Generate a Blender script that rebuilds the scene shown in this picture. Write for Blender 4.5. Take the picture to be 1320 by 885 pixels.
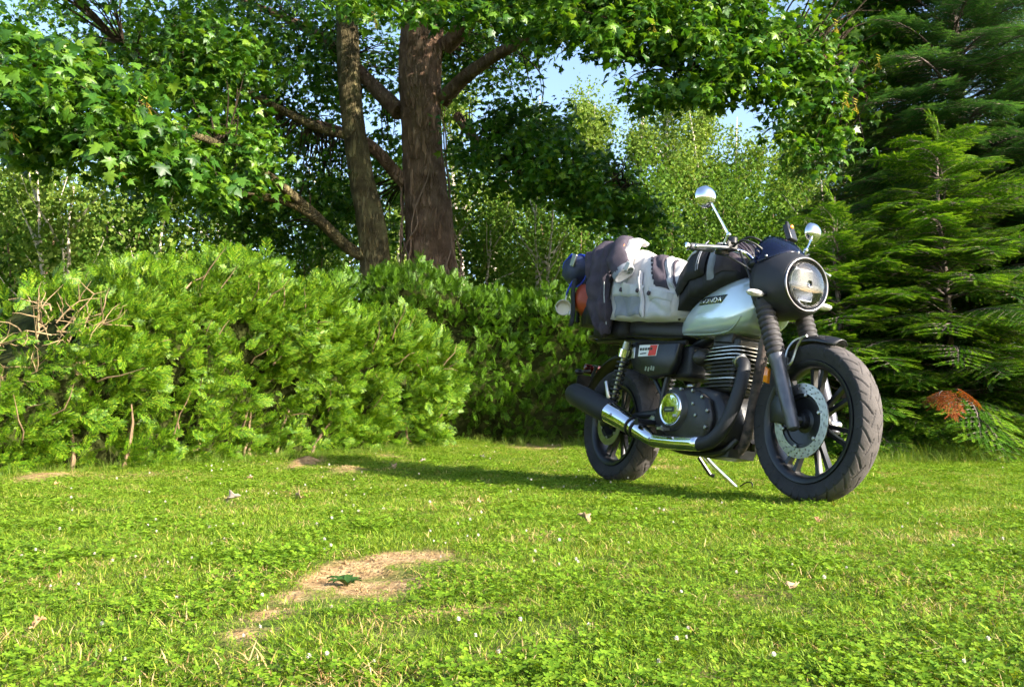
import bpy, bmesh, math, random
import numpy as np
from mathutils import Vector, Matrix, Euler, noise
from mathutils.bvhtree import BVHTree
random.seed(7); rng = np.random.default_rng(11)
R = math.radians
for o in list(bpy.data.objects): bpy.data.objects.remove(o)
scene = bpy.context.scene
COL = scene.collection

# ------------------------------------------------------------------ camera, sky, sun, exposure
CAM_H, PITCH, FPX = 0.314, R(5.46), 1113.2
cam = bpy.data.cameras.new('camera'); cam.sensor_width = 36.0; cam.lens = FPX/1320*36
cam.clip_start = 0.05; cam.clip_end = 900
co = bpy.data.objects.new('camera', cam); COL.objects.link(co)
co.location = (0, 0, CAM_H); co.rotation_euler = (R(90)+PITCH, 0, 0)
scene.camera = co

SUN_EL = R(27); SUN_AZ = math.atan2(0.85, -0.53)          # measured from +Y towards +X
to_sun = Vector((math.sin(SUN_AZ)*math.cos(SUN_EL), math.cos(SUN_AZ)*math.cos(SUN_EL), math.sin(SUN_EL)))
world = bpy.data.worlds.new('World'); scene.world = world; world.use_nodes = True
wn = world.node_tree.nodes; wl = world.node_tree.links; wn.clear()
sky = wn.new('ShaderNodeTexSky'); sky.sky_type = 'NISHITA'; sky.sun_disc = False
sky.sun_elevation = SUN_EL; sky.sun_rotation = SUN_AZ; sky.altitude = 200; sky.air_density = 1.0; sky.dust_density = 1.6; sky.ozone_density = 1.0
bg = wn.new('ShaderNodeBackground'); bg.inputs[1].default_value = 0.13
wo = wn.new('ShaderNodeOutputWorld'); wl.new(sky.outputs[0], bg.inputs[0]); wl.new(bg.outputs[0], wo.inputs[0])
sl = bpy.data.lights.new('sun', 'SUN'); sl.energy = 5.0; sl.angle = R(0.5); sl.color = (1.0, 0.92, 0.78)
so = bpy.data.objects.new('sun', sl); COL.objects.link(so); so.rotation_euler = to_sun.to_track_quat('Z', 'Y').to_euler(); so.location = (6, -6, 8)
vs = scene.view_settings; vs.view_transform = 'Standard'; vs.look = 'None'; vs.exposure = 1.75; vs.gamma = 1.0; vs.use_curve_mapping = False
scene.render.engine = 'CYCLES'; scene.cycles.use_denoising = True; scene.cycles.max_bounces = 6; scene.cycles.diffuse_bounces = 2; scene.cycles.glossy_bounces = 3; scene.cycles.transmission_bounces = 4; scene.cycles.use_adaptive_sampling = True; scene.cycles.adaptive_threshold = .05
scene.cycles.transparent_max_bounces = 8; scene.cycles.sample_clamp_indirect = 6.0; scene.cycles.caustics_reflective = False; scene.cycles.caustics_refractive = False

# ------------------------------------------------------------------ helpers
def W(px, py, d):
    """world point seen at photograph pixel (px, py) at ground distance d along +Y"""
    a = (px-660)/FPX; b = (442.5-py)/FPX; c, s = math.cos(PITCH), math.sin(PITCH)
    dx, dy, dz = a, c-b*s, s+b*c
    return Vector((dx/dy*d, d, CAM_H+dz/dy*d))
def sstep(x): x = np.clip(x, 0, 1); return x*x*(3-2*x)
def gz(x, y):
    """height of the lawn"""
    x = np.asarray(x, float); y = np.asarray(y, float)
    z = .125*sstep((y-4.6)/5.0) + .04*sstep((.4-x)/2.0)*sstep((y-3.2)/2.0)
    z = z + .012*np.sin(x*1.7+.5)*np.sin(y*1.3)*sstep((y-5)/2)
    return z
def lin(c):
    return tuple(((v/12.92) if v <= .04045 else ((v+.055)/1.055)**2.4) for v in c)

def mat(name, col, rough=.5, metal=0., spec=.5, coat=0., vary=.15, scale=8., bump=0., bscale=60., alpha=1., ramp=None, trans=0.):
    m = bpy.data.materials.new(name); m.use_nodes = True
    nt = m.node_tree; b = nt.nodes['Principled BSDF']
    b.inputs['Roughness'].default_value = rough; b.inputs['Metallic'].default_value = metal
    b.inputs['Specular IOR Level'].default_value = spec; b.inputs['Coat Weight'].default_value = coat; b.inputs['Coat Roughness'].default_value = .06
    b.inputs['Alpha'].default_value = alpha; b.inputs['Transmission Weight'].default_value = trans
    tc = nt.nodes.new('ShaderNodeTexCoord'); n = nt.nodes.new('ShaderNodeTexNoise'); n.inputs['Scale'].default_value = scale; n.inputs['Detail'].default_value = 6
    nt.links.new(tc.outputs['Object'], n.inputs['Vector'])
    r = nt.nodes.new('ShaderNodeValToRGB')
    r.color_ramp.elements[0].position = .3; r.color_ramp.elements[1].position = .7
    c0 = tuple(v*(1-vary) for v in col); c1 = tuple(min(1, v*(1+vary)) for v in col)
    if ramp: c0, c1 = ramp
    r.color_ramp.elements[0].color = (*c0, 1); r.color_ramp.elements[1].color = (*c1, 1)
    nt.links.new(n.outputs['Fac'], r.inputs[0]); nt.links.new(r.outputs[0], b.inputs['Base Color'])
    if rough > .05 and metal < .9:
        mr = nt.nodes.new('ShaderNodeMapRange'); mr.inputs['To Min'].default_value = rough*.85; mr.inputs['To Max'].default_value = min(1, rough*1.2)
        nt.links.new(n.outputs['Fac'], mr.inputs['Value']); nt.links.new(mr.outputs[0], b.inputs['Roughness'])
    if bump:
        n2 = nt.nodes.new('ShaderNodeTexNoise'); n2.inputs['Scale'].default_value = bscale; n2.inputs['Detail'].default_value = 4
        nt.links.new(tc.outputs['Object'], n2.inputs['Vector'])
        bp = nt.nodes.new('ShaderNodeBump'); bp.inputs['Strength'].default_value = bump; bp.inputs['Distance'].default_value = .01
        nt.links.new(n2.outputs['Fac'], bp.inputs['Height']); nt.links.new(bp.outputs[0], b.inputs['Normal'])
    return m

def bark_mat(name, cols, scale=14., stretch=.22, dist=.05):
    '''bark: furrows stretched along the stem, real relief from bump'''
    m = bpy.data.materials.new(name); m.use_nodes = True; nt = m.node_tree; b = nt.nodes['Principled BSDF']; b.inputs['Roughness'].default_value = .92; b.inputs['Specular IOR Level'].default_value = .15
    tc = nt.nodes.new('ShaderNodeTexCoord'); mp = nt.nodes.new('ShaderNodeMapping'); mp.inputs['Scale'].default_value = (1, 1, stretch); nt.links.new(tc.outputs['Object'], mp.inputs[0])
    v = nt.nodes.new('ShaderNodeTexVoronoi'); v.feature = 'DISTANCE_TO_EDGE'; v.inputs['Scale'].default_value = scale; n = nt.nodes.new('ShaderNodeTexNoise'); n.inputs['Scale'].default_value = scale*1.6; n.inputs['Detail'].default_value = 8
    n0 = nt.nodes.new('ShaderNodeTexNoise'); n0.inputs['Scale'].default_value = 6; n0.inputs['Detail'].default_value = 5; nt.links.new(tc.outputs['Object'], n0.inputs['Vector'])
    wp = nt.nodes.new('ShaderNodeMix'); wp.data_type = 'VECTOR'; wp.inputs[0].default_value = .12; nt.links.new(mp.outputs[0], wp.inputs[4]); nt.links.new(n.outputs['Color'], wp.inputs[5]); nt.links.new(mp.outputs[0], n.inputs['Vector']); nt.links.new(wp.outputs[1], v.inputs['Vector'])
    r = nt.nodes.new('ShaderNodeValToRGB'); el = r.color_ramp.elements
    while len(el) < len(cols): el.new(.5)
    for i, c in enumerate(cols): el[i].position = .25+.5*i/(len(cols)-1); el[i].color = (*c, 1)
    nt.links.new(n0.outputs['Fac'], r.inputs[0]); nt.links.new(r.outputs[0], b.inputs['Base Color'])
    mr = nt.nodes.new('ShaderNodeMapRange'); mr.inputs['From Max'].default_value = .22; nt.links.new(v.outputs['Distance'], mr.inputs['Value'])
    ad = nt.nodes.new('ShaderNodeMath'); ad.operation = 'MULTIPLY_ADD'; ad.inputs[1].default_value = .6; nt.links.new(n.outputs['Fac'], ad.inputs[0]); nt.links.new(mr.outputs[0], ad.inputs[2])
    bu = nt.nodes.new('ShaderNodeBump'); bu.inputs['Strength'].default_value = 1.; bu.inputs['Distance'].default_value = dist; nt.links.new(ad.outputs[0], bu.inputs['Height']); nt.links.new(bu.outputs[0], b.inputs['Normal'])
    return m

def leaf_mat(name, cols, rough=.45, trans=.35, spec=.4, tcol=None):
    """leaf: colour varies leaf by leaf, light passes through"""
    m = bpy.data.materials.new(name); m.use_nodes = True; nt = m.node_tree; b = nt.nodes['Principled BSDF']; out = nt.nodes['Material Output']
    oi = nt.nodes.new('ShaderNodeObjectInfo'); r = nt.nodes.new('ShaderNodeValToRGB')
    el = r.color_ramp.elements
    while len(el) < len(cols): el.new(.5)
    for i, c in enumerate(cols): el[i].position = i/(len(cols)-1); el[i].color = (*c, 1)
    ge = nt.nodes.new('ShaderNodeNewGeometry'); ad = nt.nodes.new('ShaderNodeMath'); fr = nt.nodes.new('ShaderNodeMath'); ad.operation = 'ADD'; fr.operation = 'FRACT'
    nt.links.new(oi.outputs['Random'], ad.inputs[0]); nt.links.new(ge.outputs['Random Per Island'], ad.inputs[1]); nt.links.new(ad.outputs[0], fr.inputs[0]); nt.links.new(fr.outputs[0], r.inputs[0])
    tc = nt.nodes.new('ShaderNodeTexCoord'); n = nt.nodes.new('ShaderNodeTexNoise'); n.inputs['Scale'].default_value = 30
    nt.links.new(tc.outputs['Object'], n.inputs['Vector'])
    mx = nt.nodes.new('ShaderNodeMix'); mx.data_type = 'RGBA'; mx.blend_type = 'MULTIPLY'; mx.inputs[0].default_value = .5
    r2 = nt.nodes.new('ShaderNodeValToRGB'); r2.color_ramp.elements[0].color = (.55, .6, .5, 1); r2.color_ramp.elements[1].color = (1, 1, 1, 1); r2.color_ramp.elements[0].position = .35; r2.color_ramp.elements[1].position = .6
    nt.links.new(n.outputs['Fac'], r2.inputs[0]); nt.links.new(r.outputs[0], mx.inputs[6]); nt.links.new(r2.outputs[0], mx.inputs[7])
    nt.links.new(mx.outputs[2], b.inputs['Base Color']); b.inputs['Roughness'].default_value = rough; b.inputs['Specular IOR Level'].default_value = spec
    t = nt.nodes.new('ShaderNodeBsdfTranslucent'); ms = nt.nodes.new('ShaderNodeMixShader'); ms.inputs[0].default_value = trans
    mt = nt.nodes.new('ShaderNodeMix'); mt.data_type = 'RGBA'; mt.blend_type = 'MULTIPLY'; mt.inputs[0].default_value = 1.0; mt.inputs[7].default_value = (*(tcol or (1.3, 1.25, .5)), 1)
    nt.links.new(mx.outputs[2], mt.inputs[6]); nt.links.new(mt.outputs[2], t.inputs[0])
    nt.links.new(b.outputs[0], ms.inputs[1]); nt.links.new(t.outputs[0], ms.inputs[2]); nt.links.new(ms.outputs[0], out.inputs[0])
    return m

def tag(o, label=None, cat=None, group=None, kind=None):
    if label: o['label'] = label
    if cat: o['category'] = cat
    if group: o['group'] = group
    if kind: o['kind'] = kind
    return o
def empty(name, M=None, label=None, cat=None, group=None):
    o = bpy.data.objects.new(name, None); COL.objects.link(o); o.empty_display_size = .1
    if M is not None: o.matrix_world = M
    return tag(o, label, cat, group)
def link(name, me, parent=None, M=None):
    o = bpy.data.objects.new(name, me); COL.objects.link(o)
    if parent is not None: o.parent = parent
    if M is not None: o.matrix_local = M
    return o
def frame_of(d):
    d = Vector(d).normalized(); a = Vector((0, 0, 1)) if abs(d.z) < .9 else Vector((1, 0, 0))
    u = d.cross(a).normalized(); v = d.cross(u).normalized(); return u, v
def catmull(pts, n=6):
    P = [Vector(p) for p in pts]; P = [P[0]*2-P[1]]+P+[P[-1]*2-P[-2]]; out = []
    for i in range(1, len(P)-2):
        for k in range(n):
            t = k/n; a, b, c, d = P[i-1], P[i], P[i+1], P[i+2]
            out.append(.5*((2*b)+(c-a)*t+(2*a-5*b+4*c-d)*t*t+(3*b-a-3*c+d)*t**3))
    out.append(P[-2].copy()); return out

class MB:
    """collects shapes for ONE mesh"""
    def __init__(s): s.v = []; s.f = []; s.mi = []; s.cur = 0
    def add(s, vs, fs):
        o = len(s.v); s.v.extend(tuple(v) for v in vs)
        for f in fs: s.f.append(tuple(i+o for i in f)); s.mi.append(s.cur)
        return s
    def rings(s, rings, cap0=True, cap1=True, closed=True):
        n = len(rings[0]); vs = [p for r in rings for p in r]; fs = []
        for i in range(len(rings)-1):
            for j in range(n if closed else n-1):
                k = (j+1) % n; fs.append((i*n+j, i*n+k, (i+1)*n+k, (i+1)*n+j))
        if cap0: fs.append(tuple(reversed(range(n))))
        if cap1: fs.append(tuple(range((len(rings)-1)*n, len(rings)*n)))
        return s.add(vs, fs)
    def tube(s, pts, r, n=8, cap=True, smooth=0):
        if smooth: 
            if not isinstance(r, (int, float)):
                m = len(pts)-1; rr = []
                for i in range(m):
                    for k in range(smooth): rr.append(r[i]+(r[i+1]-r[i])*k/smooth)
                r = rr+[r[-1]]
            pts = catmull(pts, smooth)
        P = [Vector(p) for p in pts]; rs = [r]*len(P) if isinstance(r, (int, float)) else list(r)
        T = [(P[min(i+1, len(P)-1)]-P[max(i-1, 0)]).normalized() for i in range(len(P))]
        u, v = frame_of(T[0]); rings = []
        for i, p in enumerate(P):
            if i:
                u = (u-T[i]*u.dot(T[i])).normalized(); v = T[i].cross(u)
            else: v = T[0].cross(u)
            rings.append([p+(u*math.cos(2*math.pi*j/n)+v*math.sin(2*math.pi*j/n))*rs[i] for j in range(n)])
        return s.rings(rings, cap, cap)
    def lathe(s, prof, c=(0, 0, 0), axis=(0, 1, 0), n=32, cap0=True, cap1=True):
        ax = Vector(axis).normalized(); u, v = frame_of(ax); v = ax.cross(u); c = Vector(c)
        return s.rings([[c+ax*h+(u*math.cos(2*math.pi*j/n)+v*math.sin(2*math.pi*j/n))*r for j in range(n)] for r, h in prof], cap0, cap1)
    def cyl(s, a, b, r, r2=None, n=16): return s.tube([a, b], [r, r if r2 is None else r2], n)
    def box(s, c, size, rot=None):
        c = Vector(c); M = rot.to_matrix() if rot is not None else Matrix.Identity(3)
        vs = [c+M@Vector((x*size[0]/2, y*size[1]/2, z*size[2]/2)) for x in (-1, 1) for y in (-1, 1) for z in (-1, 1)]
        return s.add(vs, [(0, 1, 3, 2), (4, 6, 7, 5), (0, 4, 5, 1), (2, 3, 7, 6), (0, 2, 6, 4), (1, 5, 7, 3)])
    def ball(s, c, r, nu=16, nv=10, M=None):
        if isinstance(r, (int, float)): r = (r, r, r)
        c = Vector(c); rg = []
        for i in range(1, nv):
            t = math.pi*i/nv
            rg.append([Vector((r[0]*math.sin(t)*math.cos(2*math.pi*j/nu), r[1]*math.sin(t)*math.sin(2*math.pi*j/nu), r[2]*math.cos(t))) for j in range(nu)])
        top = Vector((0, 0, r[2])); bot = -top
        if M is not None: rg = [[M@p for p in q] for q in rg]; top = M@top; bot = M@bot
        o = len(s.v); vs = [c+p for q in rg for p in q]+[c+top, c+bot]; N = len(vs); fs = []
        for i in range(nv-2):
            for j in range(nu): k = (j+1) % nu; fs.append((i*nu+j, (i+1)*nu+j, (i+1)*nu+k, i*nu+k))
        for j in range(nu): k = (j+1) % nu; fs.append((N-2, j, k)); fs.append((N-1, (nv-2)*nu+k, (nv-2)*nu+j))
        return s.add(vs, fs)
    def prism(s, outline, y0, y1, bev=0.0):
        """outline in (x, z), extruded along y, edge rounded inwards by bev at both ends"""
        cx = sum(p[0] for p in outline)/len(outline); cz = sum(p[1] for p in outline)/len(outline)
        def ring(y, ins):
            out = []
            for x, z in outline:
                d = math.hypot(x-cx, z-cz); k = (d-ins)/d; out.append((cx+(x-cx)*k, y, cz+(z-cz)*k))
            return out
        sg = 1 if y1 > y0 else -1
        if bev: rg = [ring(y0, bev), ring(y0+sg*bev*.35, bev*.3), ring(y0+sg*bev, 0), ring(y1-sg*bev, 0), ring(y1-sg*bev*.35, bev*.3), ring(y1, bev)]
        else: rg = [ring(y0, 0), ring(y1, 0)]
        return s.rings(rg)
    def mesh(s, name, mats, angle=38, smooth=True):
        me = bpy.data.meshes.new(name); me.from_pydata(s.v, [], s.f)
        for m in (mats if isinstance(mats, (list, tuple)) else [mats]): me.materials.append(m)
        if any(s.mi): me.polygons.foreach_set('material_index', s.mi)
        bm = bmesh.new(); bm.from_mesh(me); bmesh.ops.recalc_face_normals(bm, faces=bm.faces); bm.to_mesh(me); bm.free()
        if smooth:
            me.polygons.foreach_set('use_smooth', [True]*len(me.polygons))
            if angle: me.set_sharp_from_angle(angle=R(angle))
        me.update(); return me
    def build(s, name, mats, parent=None, M=None, angle=38, bevel=0, subsurf=0, solid=0):
        o = link(name, s.mesh(name, mats, angle if not subsurf else 0), parent, M)
        if solid: q = o.modifiers.new('solid', 'SOLIDIFY'); q.thickness = solid; q.offset = 0
        if bevel: q = o.modifiers.new('bevel', 'BEVEL'); q.width = bevel; q.segments = 2; q.limit_method = 'ANGLE'; q.angle_limit = R(35)
        if subsurf: q = o.modifiers.new('sub', 'SUBSURF'); q.levels = subsurf; q.render_levels = subsurf
        return o

def mesh_arrays(name, verts, tris, m, smooth=False, quads=None):
    me = bpy.data.meshes.new(name)
    verts = np.asarray(verts, np.float32); F = tris if quads is None else quads; F = np.asarray(F, np.int32); k = F.shape[1]
    me.vertices.add(len(verts)); me.vertices.foreach_set('co', verts.ravel())
    me.loops.add(F.size); me.loops.foreach_set('vertex_index', F.ravel())
    me.polygons.add(len(F)); me.polygons.foreach_set('loop_start', np.arange(0, F.size, k, dtype=np.int32)); me.polygons.foreach_set('loop_total', np.full(len(F), k, np.int32))
    if smooth: me.polygons.foreach_set('use_smooth', np.ones(len(F), bool))
    for q in (m if isinstance(m, (list, tuple)) else [m]): me.materials.append(q)
    me.update(calc_edges=True); return me

def eulers(X, Y, Z):
    """XYZ eulers of rotation matrices with columns X, Y, Z (arrays n x 3)"""
    sy = np.hypot(X[:, 0], X[:, 1])
    return np.stack([np.arctan2(Y[:, 2], Z[:, 2]), np.arctan2(-X[:, 2], sy), np.arctan2(X[:, 1], X[:, 0])], 1)
def unit(a): return a/np.maximum(np.linalg.norm(a, axis=1, keepdims=True), 1e-9)
def orient(ydir, nrm):
    """eulers with local Y along ydir and local Z near nrm"""
    Y = unit(ydir); X = unit(np.cross(Y, nrm)); Z = np.cross(X, Y); return eulers(X, Y, Z)

_ng = {}
def scatter(name, pts, rot, scl, idx, protos, parent=None, kind='stuff', label=None, cat=None):
    """one object whose vertices carry copies of small leaf or grass meshes"""
    key = protos[0].name
    if key not in _ng:
        pc = bpy.data.collections.new('kit_'+key)
        for i, p in enumerate(protos):
            o = bpy.data.objects.new('%s_%02d' % (key, i), p); pc.objects.link(o)
        ng = bpy.data.node_groups.new('scatter_'+key, 'GeometryNodeTree')
        ng.interface.new_socket('Geometry', in_out='INPUT', socket_type='NodeSocketGeometry'); ng.interface.new_socket('Geometry', in_out='OUTPUT', socket_type='NodeSocketGeometry')
        N = ng.nodes; L = ng.links; gi = N.new('NodeGroupInput'); go = N.new('NodeGroupOutput')
        ci = N.new('GeometryNodeCollectionInfo'); ci.inputs[0].default_value = pc; ci.inputs['Separate Children'].default_value = True; ci.inputs['Reset Children'].default_value = True
        ip = N.new('GeometryNodeInstanceOnPoints'); ip.inputs['Pick Instance'].default_value = True
        def na(t, nm): a = N.new('GeometryNodeInputNamedAttribute'); a.data_type = t; a.inputs['Name'].default_value = nm; return a.outputs['Attribute']
        e = N.new('FunctionNodeEulerToRotation'); L.new(na('FLOAT_VECTOR', 'rot'), e.inputs[0])
        L.new(gi.outputs[0], ip.inputs['Points']); L.new(ci.outputs[0], ip.inputs['Instance']); L.new(na('INT', 'idx'), ip.inputs['Instance Index'])
        L.new(e.outputs[0], ip.inputs['Rotation']); L.new(na('FLOAT', 'scl'), ip.inputs['Scale']); L.new(ip.outputs[0], go.inputs[0])
        _ng[key] = ng
    me = bpy.data.meshes.new(name); n = len(pts); me.vertices.add(n); me.vertices.foreach_set('co', np.asarray(pts, np.float32).ravel())
    a = me.attributes.new('rot', 'FLOAT_VECTOR', 'POINT'); a.data.foreach_set('vector', np.asarray(rot, np.float32).ravel())
    a = me.attributes.new('scl', 'FLOAT', 'POINT'); a.data.foreach_set('value', np.asarray(scl, np.float32).ravel())
    a = me.attributes.new('idx', 'INT', 'POINT'); a.data.foreach_set('value', np.asarray(idx, np.int32).ravel())
    o = link(name, me, parent); md = o.modifiers.new('scatter', 'NODES'); md.node_group = _ng[key]
    return tag(o, label, cat, None, kind)
def nz(P, s=1.0, off=0.0):
    return np.array([noise.noise(Vector((p[0]*s+off, p[1]*s+off*.7, p[2]*s-off))) for p in P])
# ------------------------------------------------------------------ ground
def G(px, py):
    """point of the lawn seen at photograph pixel"""
    d = 4.0
    for _ in range(40):
        p = W(px, py, d); z = float(gz(p.x, p.y)); h = CAM_H-z
        a = (CAM_H-p.z)/d
        d = .5*d+.5*min(max(h/max(a, 1e-3), .5), 40)
    p = W(px, py, d); return Vector((p.x, p.y, float(gz(p.x, p.y))))
DIRT = []     # x, y, rx, ry, strength
for px, py, rx, ry, k in [(432, 738, 31, 16, 1.15), (488, 752, 54, 12, 1.25), (528, 718, 56, 7, 1.1), (467, 729, 37, 8, .9), (378, 768, 26, 10, .75), (345, 792, 30, 9, .85), (325, 818, 34, 8, .8),
                          (560, 790, 55, 8, .62), (640, 785, 40, 6, .5), (395, 598, 18, 6, .85), (450, 607, 22, 4, .55), (60, 616, 34, 6, .55), (180, 612, 30, 4, .45), (330, 600, 26, 3, .4), (500, 588, 30, 3, .4),
                          (930, 870, 60, 14, .45), (960, 765, 60, 10, .42), (1100, 715, 60, 8, .35), (690, 574, 40, 4, .8), (1240, 578, 50, 4, .5)]:
    p = G(px, py); q = G(px+rx, py); s = G(px, py-ry); t = G(px, py+ry)
    DIRT.append((p.x, p.y, abs(q.x-p.x), max(abs(s.y-t.y)/2, .03), k))
def dirt(x, y):
    m = np.zeros_like(x)
    for cx, cy, rx, ry, k in DIRT: m = np.maximum(m, k*np.exp(-(((x-cx)/rx)**2+((y-cy)/ry)**2)*.75))
    return m
def axis(lo, hi, step, far, g=1.16):
    a = list(np.arange(lo, hi, step)); s = step; x = hi
    while x < far: a.append(x); s *= g; x += s
    s = step; x = lo-step
    while x > -far: a.insert(0, x); s *= g; x -= s
    return np.array(a)
gx = axis(-3.2, 3.4, .045, 600); gy = axis(.3, 8, .05, 600)
X, Y = np.meshgrid(gx, gy); Z = gz(X, Y); Dm = dirt(X, Y)
near = (np.abs(X) < 4) & (Y > 0) & (Y < 9)
fz = np.zeros_like(Z); fz[near] = nz(np.stack([X[near], Y[near], 0*X[near]], 1), 9.)*.006+nz(np.stack([X[near], Y[near], 0*X[near]], 1), 30.)*.004
mound = np.zeros_like(Z)
for px, py, hh, r in [(395, 597, .05, .11), (450, 607, .035, .12), (60, 616, .03, .15)]:
    p = G(px, py); mound += hh*np.exp(-((X-p.x)**2+(Y-p.y)**2)/r**2)
p = G(470, 742); mound -= .018*np.exp(-(((X-p.x)/.14)**2+((Y-p.y)/.12)**2))
Z = Z+fz*(.5+1.5*np.clip(Dm, 0, 1))+mound
nx, ny = len(gx), len(gy); ii = np.arange(nx*ny).reshape(ny, nx)
Q = np.stack([ii[:-1, :-1], ii[:-1, 1:], ii[1:, 1:], ii[1:, :-1]], -1).reshape(-1, 4)
mg = bpy.data.materials.new('lawn_soil'); mg.use_nodes = True; nt = mg.node_tree; b = nt.nodes['Principled BSDF']; b.inputs['Roughness'].default_value = .95; b.inputs['Specular IOR Level'].default_value = .1
at = nt.nodes.new('ShaderNodeAttribute'); at.attribute_name = 'dirt'
tc = nt.nodes.new('ShaderNodeTexCoord')
def nnoise(sc, de=6):
    n = nt.nodes.new('ShaderNodeTexNoise'); n.inputs['Scale'].default_value = sc; n.inputs['Detail'].default_value = de; nt.links.new(tc.outputs['Object'], n.inputs['Vector']); return n
def nramp(src, stops):
    r = nt.nodes.new('ShaderNodeValToRGB'); el = r.color_ramp.elements
    while len(el) < len(stops): el.new(.5)
    for e, (p_, c_) in zip(el, stops): e.position = p_; e.color = (*c_, 1)
    nt.links.new(src, r.inputs[0]); return r.outputs[0]
green = nramp(nnoise(3.).outputs['Fac'], [(.3, (.05, .085, .012)), (.55, (.10, .13, .022)), (.75, (.16, .14, .04))])
soil = nramp(nnoise(28.).outputs['Fac'], [(.3, (.18, .105, .05)), (.5, (.34, .22, .105)), (.72, (.48, .34, .18))])
ad = nt.nodes.new('ShaderNodeMath'); ad.operation = 'MULTIPLY_ADD'; ad.inputs[1].default_value = .7; nt.links.new(nnoise(22.).outputs['Fac'], ad.inputs[0]); nt.links.new(at.outputs['Fac'], ad.inputs[2])
fac = nramp(ad.outputs[0], [(.50, (0, 0, 0)), (.95, (1, 1, 1))])
mx = nt.nodes.new('ShaderNodeMix'); mx.data_type = 'RGBA'; nt.links.new(fac, mx.inputs[0]); nt.links.new(green, mx.inputs[6]); nt.links.new(soil, mx.inputs[7]); nt.links.new(mx.outputs[2], b.inputs['Base Color'])
bu = nt.nodes.new('ShaderNodeBump'); bu.inputs['Strength'].default_value = .7; bu.inputs['Distance'].default_value = .02; nt.links.new(nnoise(90., 8).outputs['Fac'], bu.inputs['Height']); nt.links.new(bu.outputs[0], b.inputs['Normal'])
me = mesh_arrays('ground', np.stack([X, Y, Z], -1).reshape(-1, 3), None, mg, True, Q)
a = me.attributes.new('dirt', 'FLOAT', 'POINT'); a.data.foreach_set('value', Dm.astype(np.float32).ravel())
ground = tag(link('ground', me), kind='structure')

# grass and clover kits
M_GRASS = leaf_mat('grass_blade', [(.075, .16, .008), (.14, .25, .012), (.225, .335, .02), (.37, .40, .055)], .55, .35, .3)
M_CLOVER = leaf_mat('clover_leaf', [(.08, .17, .010), (.145, .26, .015), (.235, .345, .025)], .6, .3, .15)
M_STRAW = leaf_mat('dry_grass', [(.38, .25, .08), (.55, .40, .16), (.62, .50, .24), (.30, .15, .06)], .7, .25, .2)
def blade(mb, x, y, h, w, lean, az, curl):
    c, s = math.cos(az), math.sin(az); px, py = -s, c
    pts = []
    for t, ww in ((0, w), (.55, w*.85)):
        k = lean*t+curl*t*t; cx, cy, cz = x+c*k*h, y+s*k*h, h*t*(1-.25*abs(k))
        pts += [(cx-px*ww/2, cy-py*ww/2, cz), (cx+px*ww/2, cy+py*ww/2, cz)]
    k = lean+curl; pts.append((x+c*k*h, y+s*k*h, h*(1-.3*min(1, abs(k)))))
    mb.add(pts, [(0, 1, 3, 2), (2, 3, 4)])
def grass_clump(m, n, rad, h0, h1, w0, w1, seed, lean=.6):
    r = random.Random(seed); mb = MB()
    for _ in range(n):
        a = r.random()*6.283; d = rad*math.sqrt(r.random())
        blade(mb, d*math.cos(a), d*math.sin(a), r.uniform(h0, h1), r.uniform(w0, w1), r.uniform(.05, lean), r.random()*6.283, r.uniform(0, .7))
    return mb.mesh('grass_clump', m, 0)
def clover_clump(n, rad, seed):
    r = random.Random(seed); mb = MB()
    for _ in range(n):
        a = r.random()*6.283; d = rad*math.sqrt(r.random()); x, y = d*math.cos(a), d*math.sin(a); z = r.uniform(.005, .020); s = r.uniform(.0038, .0068); a0 = r.random()*6.283
        tx, ty = r.uniform(-.45, .45), r.uniform(-.45, .45)
        for k in range(3):
            b_ = a0+k*2.094; ca, sa = math.cos(b_), math.sin(b_)
            loc = [(0, 0, 0), (.55, -.5, .08), (1.05, -.42, .12), (1.05, .42, .12), (.55, .5, .08), (.6, 0, -.06), (1.0, 0, .03)]
            vs_ = []
            for u, v, w in loc:
                lx, ly, lz = (u*ca-v*sa)*s, (u*sa+v*ca)*s, w*s
                vs_.append((x+lx, y+ly, z+lz+lx*tx+ly*ty))
            mb.add(vs_, [(0, 1, 5), (1, 2, 6, 5), (5, 6, 3, 4), (0, 5, 4)])
        mb.add([(x-.0006, y, 0), (x+.0006, y, 0), (x, y, z)], [(0, 1, 2)])
    return mb.mesh('clover_clump', M_CLOVER, 0)
LAWN = [grass_clump(M_GRASS, 64, .065, .007, .020, .0013, .0024, i, 1.4) for i in range(5)] + [clover_clump(36, .065, 40+i) for i in range(4)] + [grass_clump(M_STRAW, 30, .065, .008, .024, .001, .0022, 80+i, 2.0) for i in range(2)]
for i, m_ in enumerate(LAWN): m_.name = 'lawn_kit_%02d' % i
pts = []
for y0, y1, den, sc in [(.35, 1.0, 1250, .85), (1.0, 1.7, 1100, .9), (1.7, 3, 800, .95), (3, 5, 520, 1.0), (5, 8, 330, 1.1), (8, 13.5, 130, 1.4), (13.5, 20, 30, 2.2)]:
    wmax = .66*y1+1.0; n = int(den*(y1-y0)*2*wmax)
    x = rng.uniform(-wmax, wmax, n); y = rng.uniform(y0, y1, n); k = np.abs(x) < .66*y+1.0
    pts.append(np.stack([x[k], y[k], np.full(k.sum(), sc)], 1))
pts = np.concatenate(pts); x, y, sc = pts.T
P3 = np.stack([x, y, 0*x], 1)
dm = dirt(x, y)+(.35*nz(P3, 7., 3.)+.45*nz(P3, 19., 8.))*np.clip(dirt(x, y)*3, 0, 1); keep = rng.random(len(x)) > np.clip((dm-.25)*2.0, 0, .90)
x, y, sc, dm, P3 = x[keep], y[keep], sc[keep], dm[keep], P3[keep]
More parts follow.
